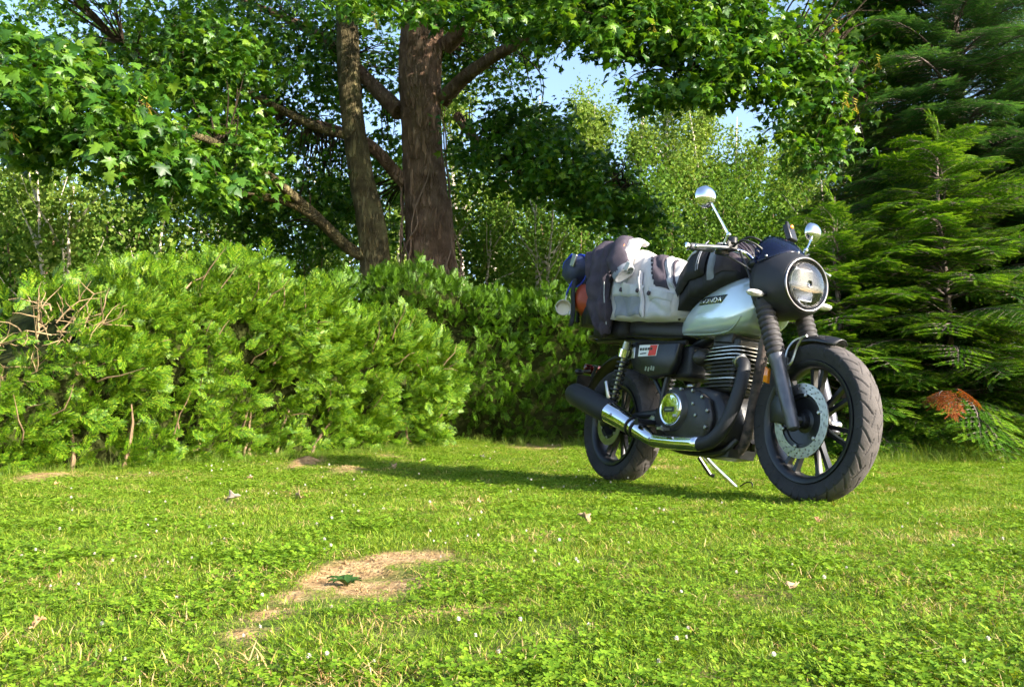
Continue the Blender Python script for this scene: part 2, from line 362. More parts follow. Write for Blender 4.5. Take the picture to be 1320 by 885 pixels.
n1 = nz(P3, .9, 5.); n2 = nz(P3, 3.1, 9.); n3 = nz(P3, 1.6, 21.)
pc = np.clip(.34+.5*n1+.4*n2, .08, .75)*np.where(y < 2.2, 1.05, .7); pdry = np.clip(.07+.5*np.clip(n3-.02, 0, 1)+.7*np.clip(dm-.08, 0, 1), 0, .8)
u = rng.random(len(x)); idx = np.where(u < pdry, rng.integers(9, 11, len(x)), np.where(rng.random(len(x)) < pc, rng.integers(5, 9, len(x)), rng.integers(0, 5, len(x))))
rot = np.stack([rng.normal(0, .08, len(x)), rng.normal(0, .08, len(x)), rng.uniform(0, 6.283, len(x))], 1)
nearb = np.maximum(dirt(x, y), dirt(x, y+.14)*(y < 3)); hs = sc*rng.uniform(.75, 1.25, len(x))*(1+.25*n2)*(1-.68*np.clip(nearb*1.5, 0, 1))
pz = gz(x, y)+.002
for px, py, hh, r in [(395, 597, .05, .11), (450, 607, .035, .12), (60, 616, .03, .15)]:
    p = G(px, py); pz = pz+hh*np.exp(-((x-p.x)**2+(y-p.y)**2)/r**2)
grass = scatter('grass', np.stack([x, y, pz], 1), rot, hs, idx, LAWN, label='short mown lawn of grass and clover', cat='grass')

# clover blossoms
M_PETAL = leaf_mat('clover_blossom', [(.85, .78, .72), (.92, .88, .82), (.75, .55, .5)], .7, .25, .2, (1, 1, 1))
def blossom(seed):
    r = random.Random(seed); mb = MB(); h = r.uniform(.035, .06); lx, ly = r.uniform(-.01, .01), r.uniform(-.01, .01)
    for i in range(26):
        t = math.acos(1-1.75*(i+.5)/26); a = i*2.4; d = Vector((math.sin(t)*math.cos(a), math.sin(t)*math.sin(a), math.cos(t))); u_, v_ = frame_of(d)
        c = Vector((lx, ly, h)); q = c+d*.0085; mb.add([c+d*.003-u_*.0022, c+d*.003+u_*.0022, q+u_*.0026, q-u_*.0026], [(0, 1, 2, 3)])
    mb.cur = 1; mb.add([(-.0008, 0, 0), (.0008, 0, 0), (lx+.0006, ly, h), (lx-.0006, ly, h)], [(0, 1, 2, 3)])
    return mb.mesh('blossom_kit', [M_PETAL, M_CLOVER], 0)
BLOS = [blossom(i) for i in range(3)]
bp_ = []
for _ in range(1500):
    px = random.uniform(20, 1300); py = 575+ (random.random()**1.8)*300
    p = G(px, py); q = noise.noise(Vector((p.x*1.3, p.y*.9, 4.2)))
    pref = 1.0 if px < 900 else .35
    if 640 < py < 720 and 180 < px < 640: pref *= 1.8
    if random.random() < pref*(.16+.5*max(q, 0))*(.5 if py > 740 else 1) and dirt(np.array([p.x]), np.array([p.y]))[0] < .5 : bp_.append((p.x, p.y, p.z+.002))
bp_ = np.array(bp_); nb = len(bp_)
scatter('clover_blossoms', bp_, np.stack([rng.normal(0, .15, nb), rng.normal(0, .15, nb), rng.uniform(0, 6.28, nb)], 1), rng.uniform(.35, .62, nb)*np.clip(.5+.15*bp_[:, 1], .5, 1.25), rng.integers(0, 3, nb), BLOS, label='small white clover blossoms scattered over the lawn', cat='flowers')
# longer grass along the foot of the firs and hedges
M_TALL = leaf_mat('tall_grass_blade', [(.09, .17, .02), (.16, .26, .03), (.28, .33, .06)], .5, .4, .3)
TALL = [grass_clump(M_TALL, 22, .07, .12, .34, .003, .006, 200+i, .7) for i in range(4)]
for i, m_ in enumerate(TALL): m_.name = 'tall_grass_kit_%02d' % i
tp = []
for _ in range(420):
    px = random.uniform(1110, 1420); d = random.uniform(6.35, 7.7); p = W(px, 500, d); tp.append((p.x, d, float(gz(p.x, d)), random.uniform(.3, .9)*(.6+.4*(d-6.3))))
for _ in range(260):
    px = random.uniform(560, 1110); d = random.uniform(8.6, 9.3); p = W(px, 500, d); tp.append((p.x, d, float(gz(p.x, d)), random.uniform(.2, .5)))
for _ in range(500):
    t = random.random(); p = Vector((-3.6, 3.4, 0)).lerp(Vector((-.6, 7.9, 0)), t)+Vector((.83, -.55, 0))*random.uniform(-.22, .08); tp.append((p.x, p.y, float(gz(p.x, p.y)), random.uniform(.15, .38)))
tp = np.array(tp); nb = len(tp)
scatter('tall_grass', tp[:, :3], np.stack([rng.normal(0, .1, nb), rng.normal(0, .1, nb), rng.uniform(0, 6.28, nb)], 1), tp[:, 3], rng.integers(0, 4, nb), TALL, label='longer grass growing along the foot of firs and hedges', cat='grass')

# crumbs of soil and small stones on the bare patches
M_CRUMB = leaf_mat('soil_crumb', [(.20, .12, .055), (.36, .23, .11), (.44, .30, .16), (.28, .19, .10)], .95, .0, .1)
def crumb(seed):
    mb = MB(); mb.ball((0, 0, .002), (.006, .005, .004), 6, 4); r_ = random.Random(seed); mb.v = [(x+r_.gauss(0, .0012), y+r_.gauss(0, .0012), z+r_.gauss(0, .0008)) for x, y, z in mb.v]; return mb.mesh('crumb_kit', M_CRUMB, 0)
CR = [crumb(i) for i in range(4)]; cp = []
for cx, cy, rx, ry, k in DIRT:
    if k < .5: continue
    for _ in range(int(min(500, 9000*rx*ry))):
        x_ = cx+random.gauss(0, .75)*rx; y_ = cy+random.gauss(0, .75)*ry
        if dirt(np.array([x_]), np.array([y_]))[0] > .3: cp.append((x_, y_, float(gz(x_, y_))))
cp = np.array(cp); mo = np.zeros(len(cp))
for px, py, hh, r in [(395, 597, .05, .11), (450, 607, .035, .12), (60, 616, .03, .15)]:
    p = G(px, py); mo += hh*np.exp(-((cp[:, 0]-p.x)**2+(cp[:, 1]-p.y)**2)/r**2)
p = G(470, 742); mo -= .018*np.exp(-(((cp[:, 0]-p.x)/.14)**2+((cp[:, 1]-p.y)/.12)**2)); cp[:, 2] += mo
nb = len(cp)
scatter('soil_crumbs', cp, rng.uniform(0, 6.28, (nb, 3)), rng.uniform(.25, .9, nb)**2*.75, rng.integers(0, 4, nb), CR, label='loose crumbs of dry soil on the bare patches', cat='soil')
# ------------------------------------------------------------------ thuja hedges
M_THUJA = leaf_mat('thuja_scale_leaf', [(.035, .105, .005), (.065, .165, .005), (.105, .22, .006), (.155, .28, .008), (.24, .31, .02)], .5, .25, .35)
M_THUJA_SHADE = leaf_mat('thuja_scale_leaf_shaded', [(.04, .11, .006), (.075, .175, .007), (.13, .25, .01)], .5, .3, .35)  # darker copy of the thuja leaf, shade of the back hedge put into its colour
M_TWIG = mat('hedge_twig', (.20, .13, .07), .85, vary=.35, scale=20)
M_DRY = mat('dry_branch', (.26, .18, .09), .85, vary=.3, scale=14)
M_CORE = mat('hedge_core_shade', (.030, .036, .010), 1., spec=.02, vary=.6, scale=14, bump=1., bscale=30)
def frond(m, seed, L=.15):
    r = random.Random(seed); mb = MB()
    def pt(s, t): return Vector((t, s, -.55*s*s/L*.5+abs(t)*-.12+r.uniform(-.002, .002)))
    def seg(s0, t0, s1, t1, w):
        a, b_ = pt(s0, t0), pt(s1, t1); d = b_-a; n = Vector((-d.y, d.x, 0)).normalized()*w/2; mdl = a.lerp(b_, .5)
        mb.add([a, mdl+n, b_, mdl-n], [(0, 1, 2, 3)])
    seg(0, 0, L*.5, 0, .006); seg(L*.45, 0, L, 0, .006)
    for i in range(9):
        f = .12+.86*i/9; ln = L*.5*(1-f)**.7*r.uniform(.75, 1.15)+.012
        for sd in (-1, 1):
            s0 = f*L+sd*.003; an = R(r.uniform(32, 50)); s1, t1 = s0+ln*math.cos(an), sd*ln*math.sin(an)
            seg(s0, 0, s1, t1, .0075)
            k = int(ln/.017)
            for j in range(1, k):
                g = j/k; bs, bt = s0+(s1-s0)*g, t1*g
                for q in (-1, 1):
                    l2 = .020*(1-g*.5)*r.uniform(.7, 1.2); a2 = an*sd*1+q*R(38); seg(bs, bt, bs+l2*math.cos(a2), bt+l2*math.sin(a2), .0075)
    return mb.mesh('frond', m, 0)
FR_L = [frond(M_THUJA, i, [.15, .11, .18, .13, .09, .16, .12, .20][i]) for i in range(8)]; FR_D = [frond(M_THUJA_SHADE, 10+i, [.16, .12, .14, .19][i]) for i in range(4)]
for i, m_ in enumerate(FR_L): m_.name = 'hedge_frond_%02d' % i
for i, m_ in enumerate(FR_D): m_.name = 'back_hedge_frond_%02d' % i

def hedge(name, label, A, B, thick, hfun, kit, nper, fmat, depth_bulge=.2, seed=0, singles=0, cut=None):
    """a clipped-once, now shaggy hedge from A to B (front foot line); outward normal on the camera side"""
    A = Vector(A); B = Vector(B); d = (B-A); Ln = d.length; d = d/Ln; n = Vector((d.y, -d.x, 0))
    root = empty(name, Matrix.Translation((A.x, A.y, float(gz(A.x, A.y)))), label, 'hedge')
    Minv = root.matrix_world.inverted()
    def surf(t, v):
        """t along 0..1, v 0 foot .. 1 top front edge .. 1.6 back"""
        h = hfun(t); base = A+d*(t*Ln)
        if v < 1: out = -.10*(1-v)**2 - .25*max(0, v-.65)**1.4*2.2; z = h*v
        else: out = -.14-(v-1)/.6*thick; z = h*(1+.03*math.sin(t*40))
        bz = noise.noise(Vector((t*Ln*1.9+seed, z*2.2, seed*1.3)))*depth_bulge+noise.noise(Vector((t*Ln*5+seed, z*5.5, 3+seed)))*depth_bulge*.45
        p = base+n*(out+bz); g = float(gz(p.x, p.y)); up = max(0, (v-.7)/.3) if v < 1 else 1
        nn = (n*(1-.75*up)+Vector((0, 0, 1))*(.15+.8*up)).normalized()
        return Vector((p.x, p.y, g+z+bz*.5*up)), nn
    # added dark filler core; inner shade put into its colour, stops the view
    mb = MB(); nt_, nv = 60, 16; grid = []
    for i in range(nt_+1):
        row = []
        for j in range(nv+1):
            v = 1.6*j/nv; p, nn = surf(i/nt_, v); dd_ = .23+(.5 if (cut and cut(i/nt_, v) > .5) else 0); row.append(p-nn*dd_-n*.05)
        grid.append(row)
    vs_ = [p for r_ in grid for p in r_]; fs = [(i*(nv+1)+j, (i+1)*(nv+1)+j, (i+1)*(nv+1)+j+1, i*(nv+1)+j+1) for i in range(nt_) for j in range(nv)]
    mb.add([Minv@v for v in vs_], fs); mb.build('filler_core', M_CORE, root)
    pts, ys, ns, sc = [], [], [], []; rr = random.Random(seed+5)
    N = int(nper*Ln)
    for i in range(N):
        t = rr.random(); v = rr.random()**.9*1.35
        p, nn = surf(t, v); q = noise.noise(Vector((p.x*3.1, p.y*3.1, p.z*3.3+seed)))
        if cut and rr.random() < cut(t, v): continue
        dep = rr.random()**2*.20
        if q < -.12: 
            if rr.random() < .55: continue
            dep += .08
        rv = Vector((rr.gauss(0, 1), rr.gauss(0, 1), rr.gauss(0, 1)))
        y = nn*1.0+Vector((0, 0, .45 if v < 1 else .8))+rv*.5
        nm = rv.cross(Vector((0, 0, 1)))+Vector((0, 0, .5))+nn*.6+Vector((rr.gauss(0, .5), rr.gauss(0, .5), rr.gauss(0, .5)))
        pts.append(p-nn*(dep+.05)); ys.append(y); ns.append(nm); sc.append(rr.uniform(.45, 1.05))
    pts = np.array([tuple(Minv@p) for p in pts]); rot = orient(np.array([tuple(v) for v in ys]), np.array([tuple(v) for v in ns])); sc = np.array(sc); idx = rng.integers(0, len(kit), len(pts))
    one = set()
    if singles:
        wp = pts+np.array(root.location)[None]; pr = wp[:, 0]/wp[:, 1]; ok = (np.abs(pr) < .58)
        out_ = (wp[:, 0]-A.x)*n.x+(wp[:, 1]-A.y)*n.y
        one = set(np.argsort(-(np.where(ok, out_*2-wp[:, 1]*.05+sc*.3, -99)))[:singles].tolist())
        for i in one:
            o = bpy.data.objects.new('frond', kit[idx[i]]); COL.objects.link(o); o.parent = root; o.location = pts[i]; o.rotation_euler = rot[i]; o.scale = (sc[i]*1.1,)*3
    kp = np.array([i not in one for i in range(len(pts))])
    scatter('foliage', pts[kp], rot[kp], sc[kp], idx[kp], kit, parent=root)
    return root, surf, Minv, n
def h1(t): return float(np.interp(t, [0, .3, .385, .45, .55, .7, .85, 1], [.95, .95, 1.02, 1.22, 1.40, 1.42, 1.17, 1.0]))+.10*noise.noise(Vector((t*9, 0, 3.3)))+.07*noise.noise(Vector((t*31, 2, 3.3)))
def cut1(t, v):       # the brown, half dead stretch near the camera
    return .85 if (t < .46 and v > .55+1.2*max(0, t-.36)) else (.2 if t < .44 else 0)
A1, B1 = (-4.1, 2.65, 0), (-.50, 8.03, 0)
hd1, surf1, Mi1, n1_ = hedge('hedge', 'bright sunlit thuja hedge with shaggy top and brown bare patch', A1, B1, 1.1, h1, FR_L, 2300, M_THUJA, .22, 1, 300, cut1)
mbt = random.Random(3)
def wander(p, d, L, n, jit, rr):
    out = [Vector(p)]; d = Vector(d).normalized()
    for _ in range(n):
        d = (d+Vector((rr.gauss(0, jit), rr.gauss(0, jit), rr.gauss(0, jit)))).normalized(); out.append(out[-1]+d*L/n)
    return out
for k in range(56):    # dead twigs showing in the brown patch
    t = mbt.uniform(.30, .455); v = mbt.uniform(.45, .97); p, nn = surf1(t, v)
    d = nn*.7+Vector((mbt.gauss(0, .6), mbt.gauss(0, .6), mbt.gauss(.25, .5)))
    L = mbt.uniform(.14, .38); w = wander(p-nn*.20, d, L, 5, .28, mbt); m_ = MB(); m_.tube([Mi1@q for q in w], [.0055, .005, .004, .0032, .0024, .0012], 5)
    for _ in range(3):
        i = mbt.randint(1, 4); w2 = wander(w[i], d+Vector((mbt.gauss(0, .8), mbt.gauss(0, .8), mbt.gauss(0, .8))), L*.5, 3, .3, mbt); m_.tube([Mi1@q for q in w2], [.004, .003, .002, .001], 4)
    m_.build('dry_branch', M_DRY, hd1)
for k in range(60):    # twigs elsewhere
    t = mbt.uniform(.35, .98); v = mbt.uniform(.08, .95); p, nn = surf1(t, v)
    d = nn*.5+Vector((mbt.gauss(0, .5), mbt.gauss(0, .5), .6)); w = wander(p-nn*.12, d, mbt.uniform(.15, .4), 4, .25, mbt); m_ = MB(); m_.tube([Mi1@q for q in w], [.006, .005, .004, .003, .001], 5); m_.build('twig', M_TWIG, hd1)
for k in range(14):    # stems at the foot
    t = mbt.uniform(.3, .99); p, nn = surf1(t, 0); g = float(gz(p.x, p.y)); p.z = g-.02
    w = wander(p-nn*.12, Vector((mbt.gauss(0, .3), mbt.gauss(0, .3), 1)), .45, 4, .2, mbt); m_ = MB(); m_.tube([Mi1@q for q in w], [.016, .013, .011, .008, .005], 6); m_.build('stem', M_TWIG, hd1)
def h2(t): return float(np.interp(t, [0, .15, .35, .6, 1], [1.75, 1.85, 1.72, 1.75, 1.8]))+.12*noise.noise(Vector((t*11, 1, 7.3)))+.06*noise.noise(Vector((t*33, 1, 2.3)))
hd2, surf2, Mi2, n2_ = hedge('hedge', 'dark shaded hedge behind the motorcycle beneath the maple', (-2.3, 8.95, 0), (4.3, 9.8, 0), 1.1, h2, FR_D, 1500, M_THUJA_SHADE, .20, 9, 0)

# ------------------------------------------------------------------ maple
M_MAPLE = leaf_mat('maple_leaf', [(.022, .078, .008), (.038, .12, .010), (.068, .175, .012), (.11, .235, .016), (.18, .29, .025)], .42, .42, .4)
M_BARK = bark_mat('maple_bark', [(.11, .062, .04), (.23, .14, .092), (.34, .22, .15)])
M_BARK2 = bark_mat('lichen_bark', [(.065, .05, .028), (.15, .12, .06), (.28, .24, .11)], 18.)
M_TW = bark_mat('twig_bark', [(.04, .03, .018), (.09, .065, .04)], 30.)
M_IVY = mat('dead_ivy_stem', (.24, .15, .10), .85, vary=.3, scale=20)
def maple_leaf_verts(s, fold=.12, droop=.15):
    out = [(0, 0), (.10, .10), (.30, .02), (.50, .10), (.34, .24), (.55, .42), (.70, .55), (.44, .55), (.26, .52), (.30, .72), (.18, .78), (.10, .92), (0, 1.12)]
    pts = out+[(-x, y) for x, y in reversed(out[1:-1])]
    return [(x*s, y*s, (-abs(x)*fold-y*y*droop)*s) for x, y in pts]
def add_leaf(mb, M, s):
    V_ = [M@Vector(v) for v in maple_leaf_verts(s)]; c = M@Vector((0, .38*s, .03*s)); n = len(V_)
    mb.add(V_+[c], [(i, (i+1) % n, n) for i in range(n)])
mbl = MB(); add_leaf(mbl, Matrix.Identity(4), .13); LEAF1 = mbl.mesh('maple_leaf', M_MAPLE, 0)
def leaf_cluster(seed):
    r = random.Random(seed); mb = MB()
    for i in range(6):
        a = i*2.2+r.uniform(-.4, .4); p = Vector((math.cos(a), math.sin(a), 0))*r.uniform(.05, .15)+Vector((0, 0, r.uniform(-.09, .06)))
        M = Matrix.Translation(p)@Euler((r.gauss(-.4, .45), r.gauss(0, .45), a-math.pi/2+r.gauss(0, .5))).to_matrix().to_4x4(); s = r.uniform(.06, .135); fo, dr = r.uniform(-.1, .5), r.uniform(.0, .6)
        V_ = [M@Vector((v[0]*(1+r.gauss(0, .05)), v[1], v[2])) for v in maple_leaf_verts(s, fo, dr)]; n = len(V_); mb.add(V_+[M@Vector((0, .38*s, .05*s*r.uniform(-1, 2)))], [(k, (k+1) % n, n) for k in range(n)])
        q = p*.15; w_ = Vector((-math.sin(a), math.cos(a), 0))*.0018; mb.add([q-w_, q+w_, p+w_*.6, p-w_*.6], [(0, 1, 2, 3)])
    return mb.mesh('maple_spray', M_MAPLE, 0)
MAPK = [leaf_cluster(60+i) for i in range(9)]
for i, m_ in enumerate(MAPK): m_.name = 'maple_spray_%02d' % i

TB = W(560, 345, 11.5); TB.z = float(gz(TB.x, TB.y))-.05
maple = empty('maple_tree', Matrix.Translation(TB), 'big spreading maple with thick trunk and long leafy boughs', 'tree'); MMi = maple.matrix_world.inverted()
def limb(path, radii, n=14, rough=.04, name='limb', m=None, parent=maple, Mi=MMi, smooth=6, seed=0):
    P = catmull(path, smooth); k = len(P); rad = np.interp(np.linspace(0, 1, k), np.linspace(0, 1, len(radii)), radii); mb = MB()
    T = [(P[min(i+1, k-1)]-P[max(i-1, 0)]).normalized() for i in range(k)]; u, v = frame_of(T[0]); rings = []
    for i, p in enumerate(P):
        u = (u-T[i]*u.dot(T[i])).normalized(); v = T[i].cross(u)
        row = []
        for j in range(n):
            ca, sa = math.cos(6.2832*j/n), math.sin(6.2832*j/n)
            k_ = 1.1*noise.noise(Vector((ca*3.2+seed, sa*3.2, p.z*1.3)))+1.3*abs(noise.noise(Vector((ca*9+seed, sa*9, p.z*3.2))))-.5*abs(noise.noise(Vector((j*3.1, p.z*14, 1))))
            row.append(Mi@(p+(u*ca+v*sa)*rad[i]*(1+rough*k_)))
        rings.append(row)
    mb.rings(rings); return mb.build(name, m or M_BARK, parent, angle=80), P
def D(l): return [W(*q) for q in l]
limb([TB, W(556, 330, 11.5), W(548, 240, 11.5), W(542, 140, 11.5), W(543, 60, 11.5), W(552, -40, 11.5), W(556, -160, 11.6), W(560, -330, 11.8)], [.40, .325, .28, .27, .29, .28, .23, .12], 64, .075, 'trunk', smooth=26)
tb2 = W(492, 345, 11.0); tb2.z = float(gz(tb2.x, tb2.y))-.05
limb([tb2, W(483, 330, 11.0), W(466, 230, 11.0), W(452, 130, 11.0), W(448, 40, 11.0), W(443, -60, 11.1), W(440, -170, 11.2)], [.25, .19, .155, .145, .14, .12, .06], 40, .07, 'trunk', M_BARK2, smooth=22)
limbs = []
for path, rad in [
    ([(488, 335, 11.0), (450, 320, 10.8), (400, 272, 10.4), (350, 230, 9.8), (290, 190, 9.2), (210, 160, 8.4), (110, 130, 7.7)], [.09, .075, .062, .052, .045, .035, .02]),
    ([(570, 130, 11.5), (605, 95, 11.2), (660, 60, 10.8), (720, 40, 10.2), (800, 60, 9.6), (860, 85, 9.2), (930, 95, 8.9)], [.11, .09, .075, .065, .05, .035, .015]),
    ([(575, 60, 11.5), (620, 18, 11), (680, 0, 10.4), (780, 5, 9.6), (900, 20, 9.0), (1040, 60, 8.6), (1100, 120, 8.6)], [.12, .10, .08, .065, .05, .035, .015]),
    ([(515, 145, 11.5), (480, 110, 11.8), (430, 60, 12.2), (360, 20, 12.5), (250, -20, 12.8)], [.12, .10, .08, .06, .03]),
    ([(520, 235, 11.5), (480, 190, 11.2), (440, 170, 11.5), (380, 150, 11.8), (300, 110, 12.0), (200, 80, 12.0)], [.09, .08, .065, .055, .04, .02]),
    ([(448, 175, 11.0), (410, 165, 10.8), (340, 130, 10.4), (250, 80, 10.0), (160, 60, 9.6)], [.06, .05, .045, .035, .02]),
    ([(590, 150, 11.5), (622, 190, 11.0), (660, 215, 10.6), (720, 235, 10.2), (800, 240, 9.9)], [.07, .06, .045, .035, .015]),
    ([(545, -60, 11.5), (600, -120, 10.5), (720, -140, 9.5), (860, -110, 8.6)], [.14, .11, .08, .03]),
    ([(545, -60, 11.5), (480, -120, 10.6), (350, -130, 9.6), (200, -60, 8.6)], [.14, .11, .08, .03]),
    ([(420, 290, 10.5), (370, 260, 10.2), (300, 250, 10), (220, 235, 10)], [.06, .05, .035, .015]),
]:
    _, P = limb(D(path), rad, 10, .05, 'limb', M_BARK2 if path[0][0] < 500 else M_BARK); limbs.append(P)
# leafy boughs: centre pixel, distance, half sizes in pixels, half depth, number of sprays, slope
BOUGH = [(95, 130, 7.6, 150, 75, .9, 430, .45), (215, 205, 7.7, 85, 42, .5, 130, .5), (30, 165, 7.8, 90, 50, .6, 110, .2), (200, 50, 11.8, 240, 80, 1.4, 520, 0), (220, 225, 10.6, 110, 40, .8, 110, 0), (330, 215, 11.6, 120, 75, 1.0, 330, 0), (330, 90, 12.4, 150, 100, 1.2, 480, 0), (400, 285, 12.2, 110, 45, .8, 190, 0),
         (480, 70, 13.0, 120, 110, 1.0, 300, 0), (500, 240, 12.8, 110, 80, .9, 230, 0), (625, 60, 12.4, 90, 65, 1.0, 240, 0), (665, 190, 10.8, 90, 70, .8, 300, 0), (760, 240, 10.0, 100, 55, .8, 330, .5), (830, 30, 9.0, 180, 50, 1.0, 330, .05), (960, 50, 8.8, 150, 70, .9, 320, .3),
         (895, 112, 8.8, 95, 28, .6, 120, .0), (1050, 120, 8.8, 75, 105, .8, 190, 0), (1110, 50, 9.6, 80, 80, .9, 200, 0), (700, 15, 9.4, 130, 35, .8, 170, 0), (520, 5, 9.2, 120, 25, .6, 70, 0), 
         (500, -120, 10.5, 420, 90, 2.0, 600, 0), (800, -70, 9.9, 150, 90, .9, 160, 0), (150, -60, 9.0, 220, 60, 1.0, 240, 0), (900, -80, 8.8, 260, 60, 1.0, 260, 0), (850, -180, 9.2, 300, 120, 1.2, 260, 0), (560, -230, 10, 350, 110, 1.5, 220, 0), (290, 190, 9.4, 80, 55, .5, 170, .1), (250, 80, 9.6, 120, 60, .6, 220, 0)]  # some unseen boughs above the frame are added to shade trunk and inner crown
LP, LY, LN, LS, near_leaf = [], [], [], [], []
allP = [p for P in limbs for p in P]
rl = random.Random(21); twig = MB()
for bi, (px, py, d, rx, ry, rz, n, slope) in enumerate(BOUGH):
    kk = 0; tries = 0; n = int(n*(1.35 if d < 8 else 1.65))
    starts = []
    while kk < n and tries < n*8:
        tries += 1
        a = Vector((rl.gauss(0, 1), rl.gauss(0, 1), rl.gauss(0, 1))).normalized()*(rl.random()**(1/2.4))*(1+(.45*rl.random() if rl.random() < .25 else 0))
        qx, qy, qd = px+a.x*rx, py+a.y*ry+a.x*rx*slope, d+a.z*rz
        c = W(qx, qy, qd)
        if noise.noise(Vector((c.x*2.6, c.y*2.6, c.z*3.6+bi))) < -.02 and rl.random() < .85: continue
        kk += 1; LP.append(c); out = Vector((a.x, -abs(a.z)*.4-.15, -.15-.25*rl.random()))
        LY.append(Vector((rl.gauss(0, .9), rl.gauss(-.2, .6), rl.gauss(-.22, .25)))); LN.append(Vector((rl.gauss(0, .35), rl.gauss(-.25, .35), 1))); LS.append(rl.uniform(.7, 1.1)*(.88 if d < 8 else (.84 if d < 9.7 else .76)))
        if d < 9.2 and -20 < qx < 1130 and qy > -10: near_leaf.append((c, d))
        if kk % 6 == 0: starts.append(c)
    for c in starts:
        b0 = min(allP, key=lambda q: (q-c).length_squared+.3*max(0, c.z-q.z)**2)
        if (b0-c).length > 1.7: continue
        mid = b0.lerp(c, .5)+Vector((rl.gauss(0, .08), rl.gauss(0, .08), rl.uniform(0, .18)))
        twig.tube([MMi@q for q in catmull([b0, mid, c], 3)], [.011, .010, .009, .007, .006, .004, .002], 5)
tag(twig.build('twigs', M_TW, maple), kind='stuff')
LPa = np.array([tuple(MMi@p) for p in LP]); scatter('crown', LPa, orient(np.array([tuple(v) for v in LY]), np.array([tuple(v) for v in LN])), np.array(LS), rng.integers(0, 9, len(LP)), MAPK, parent=maple)
rl.shuffle(near_leaf); near_leaf.sort(key=lambda q: q[1])
sel = near_leaf[:600]; rl.shuffle(sel)
for c, d in sel[:300]:
    o = bpy.data.objects.new('leaf', LEAF1); COL.objects.link(o); o.parent = maple
    o.location = MMi@(c+Vector((rl.gauss(0, .1), -.12-rl.random()*.1, rl.gauss(-.03, .08)))); o.rotation_euler = (rl.gauss(-.9, .35), rl.gauss(0, .35), rl.gauss(math.pi, .9)); o.scale = (rl.uniform(.6, 1.1),)*3
M_SEED = leaf_mat('maple_seed', [(.45, .38, .06), (.55, .48, .12), (.40, .25, .1)], .6, .4, .2)
def seeds():
    mb = MB(); r = random.Random(5)
    for i in range(12):
        a = r.random()*6.28; p = Vector((r.gauss(0, .02), r.gauss(0, .02), -r.random()*.10)); d = Vector((math.cos(a), math.sin(a), -.7)); u_, v_ = frame_of(d)
        mb.add([p, p+d*.02+u_*.008, p+d*.045+u_*.004, p+d*.04-u_*.006], [(0, 1, 2, 3)])
    return mb.mesh('seed_bunch', M_SEED, 0)
SD = seeds()
for px, py, d in [(13, 158, 7.0), (815, 14, 8.3), (840, 24, 8.2), (722, 47, 8.9), (1088, 118, 8.0), (1100, 126, 8.1), (185, 120, 7.2), (188, 132, 7.2), (152, 205, 7.1), (480, 14, 8.8), (1075, 25, 8.4), (1130, 70, 8.6)]:
    o = link('seed_bunch', SD, maple); o.location = MMi@W(px, py, d); o.scale = (1.2,)*3
# dead ivy round the thick trunk
for k in range(22):
    a0 = rl.uniform(0, 6.28); z0 = rl.uniform(-.3, 2.0); w = []
    tw = rl.gauss(0, .9); ln = rl.uniform(.5, 1.6)
    for i in range(9):
        f = i/8; z = 1.6+z0+ln*f; yy = 345-(z-1.9)/11.5*FPX*.98
        cx = W(np.interp(549-(z-CAM_H)/11.5*FPX, [60, 140, 240, 330], [543, 542, 548, 556]), 300, 11.5).x; rr_ = np.interp(549-(z-CAM_H)/11.5*FPX, [-40, 60, 140, 240, 330, 420], [.30, .315, .29, .31, .385, .46])+.015+.015*math.sin(f*9+k)
        a = a0+tw*f+.15*math.sin(f*7+k); w.append(MMi@Vector((cx+rr_*math.cos(a), 11.5+rr_*math.sin(a), z)))
    m_ = MB(); m_.tube(w, [.012+.008*math.sin(k), .013, .013, .012, .012, .011, .010, .008, .005], 5); m_.build('ivy_stem', M_IVY, maple)

# ------------------------------------------------------------------ firs
M_FIR = leaf_mat('fir_needles', [(.04, .12, .012), (.07, .18, .014), (.115, .25, .018)], .5, .25, .25)
M_FIRTIP = leaf_mat('fir_new_growth', [(.15, .30, .02), (.22, .38, .025), (.30, .44, .04)], .45, .25, .35)
M_FIRB = mat('fir_bark', (.13, .10, .085), .9, vary=.4, scale=16, bump=.8, bscale=40)
M_DEAD = leaf_mat('dead_needles', [(.26, .06, .012), (.36, .10, .02), (.20, .05, .015)], .7, .3, .2)
def shoot(mb, p, d, nrm, L, w=.0195, step=.0115, tip=False):
    d = d.normalized(); s_ = d.cross(nrm).normalized(); n_ = s_.cross(d)
    k = max(3, int(L/step))
    for i in range(k):
        f = i/k; q = p+d*(L*f)-n_*(.06*L*f*f); wl_ = w*(1-.35*f)*(.75+.5*((i*37 % 11)/11))
        for sd in (-1, 1):
            e = q+s_*(sd*wl_)+d*(wl_*.75)+n_*(wl_*(.1+.35*((i*13+sd*5) % 7)/7)); mb.add([q-d*.0058, q+d*.0058, e], [(0, 1, 2)])
        if i % 2 == 0: e = q+n_*wl_*.7+d*wl_*.9; mb.add([q-s_*.005, q+s_*.005, e], [(0, 1, 2)])
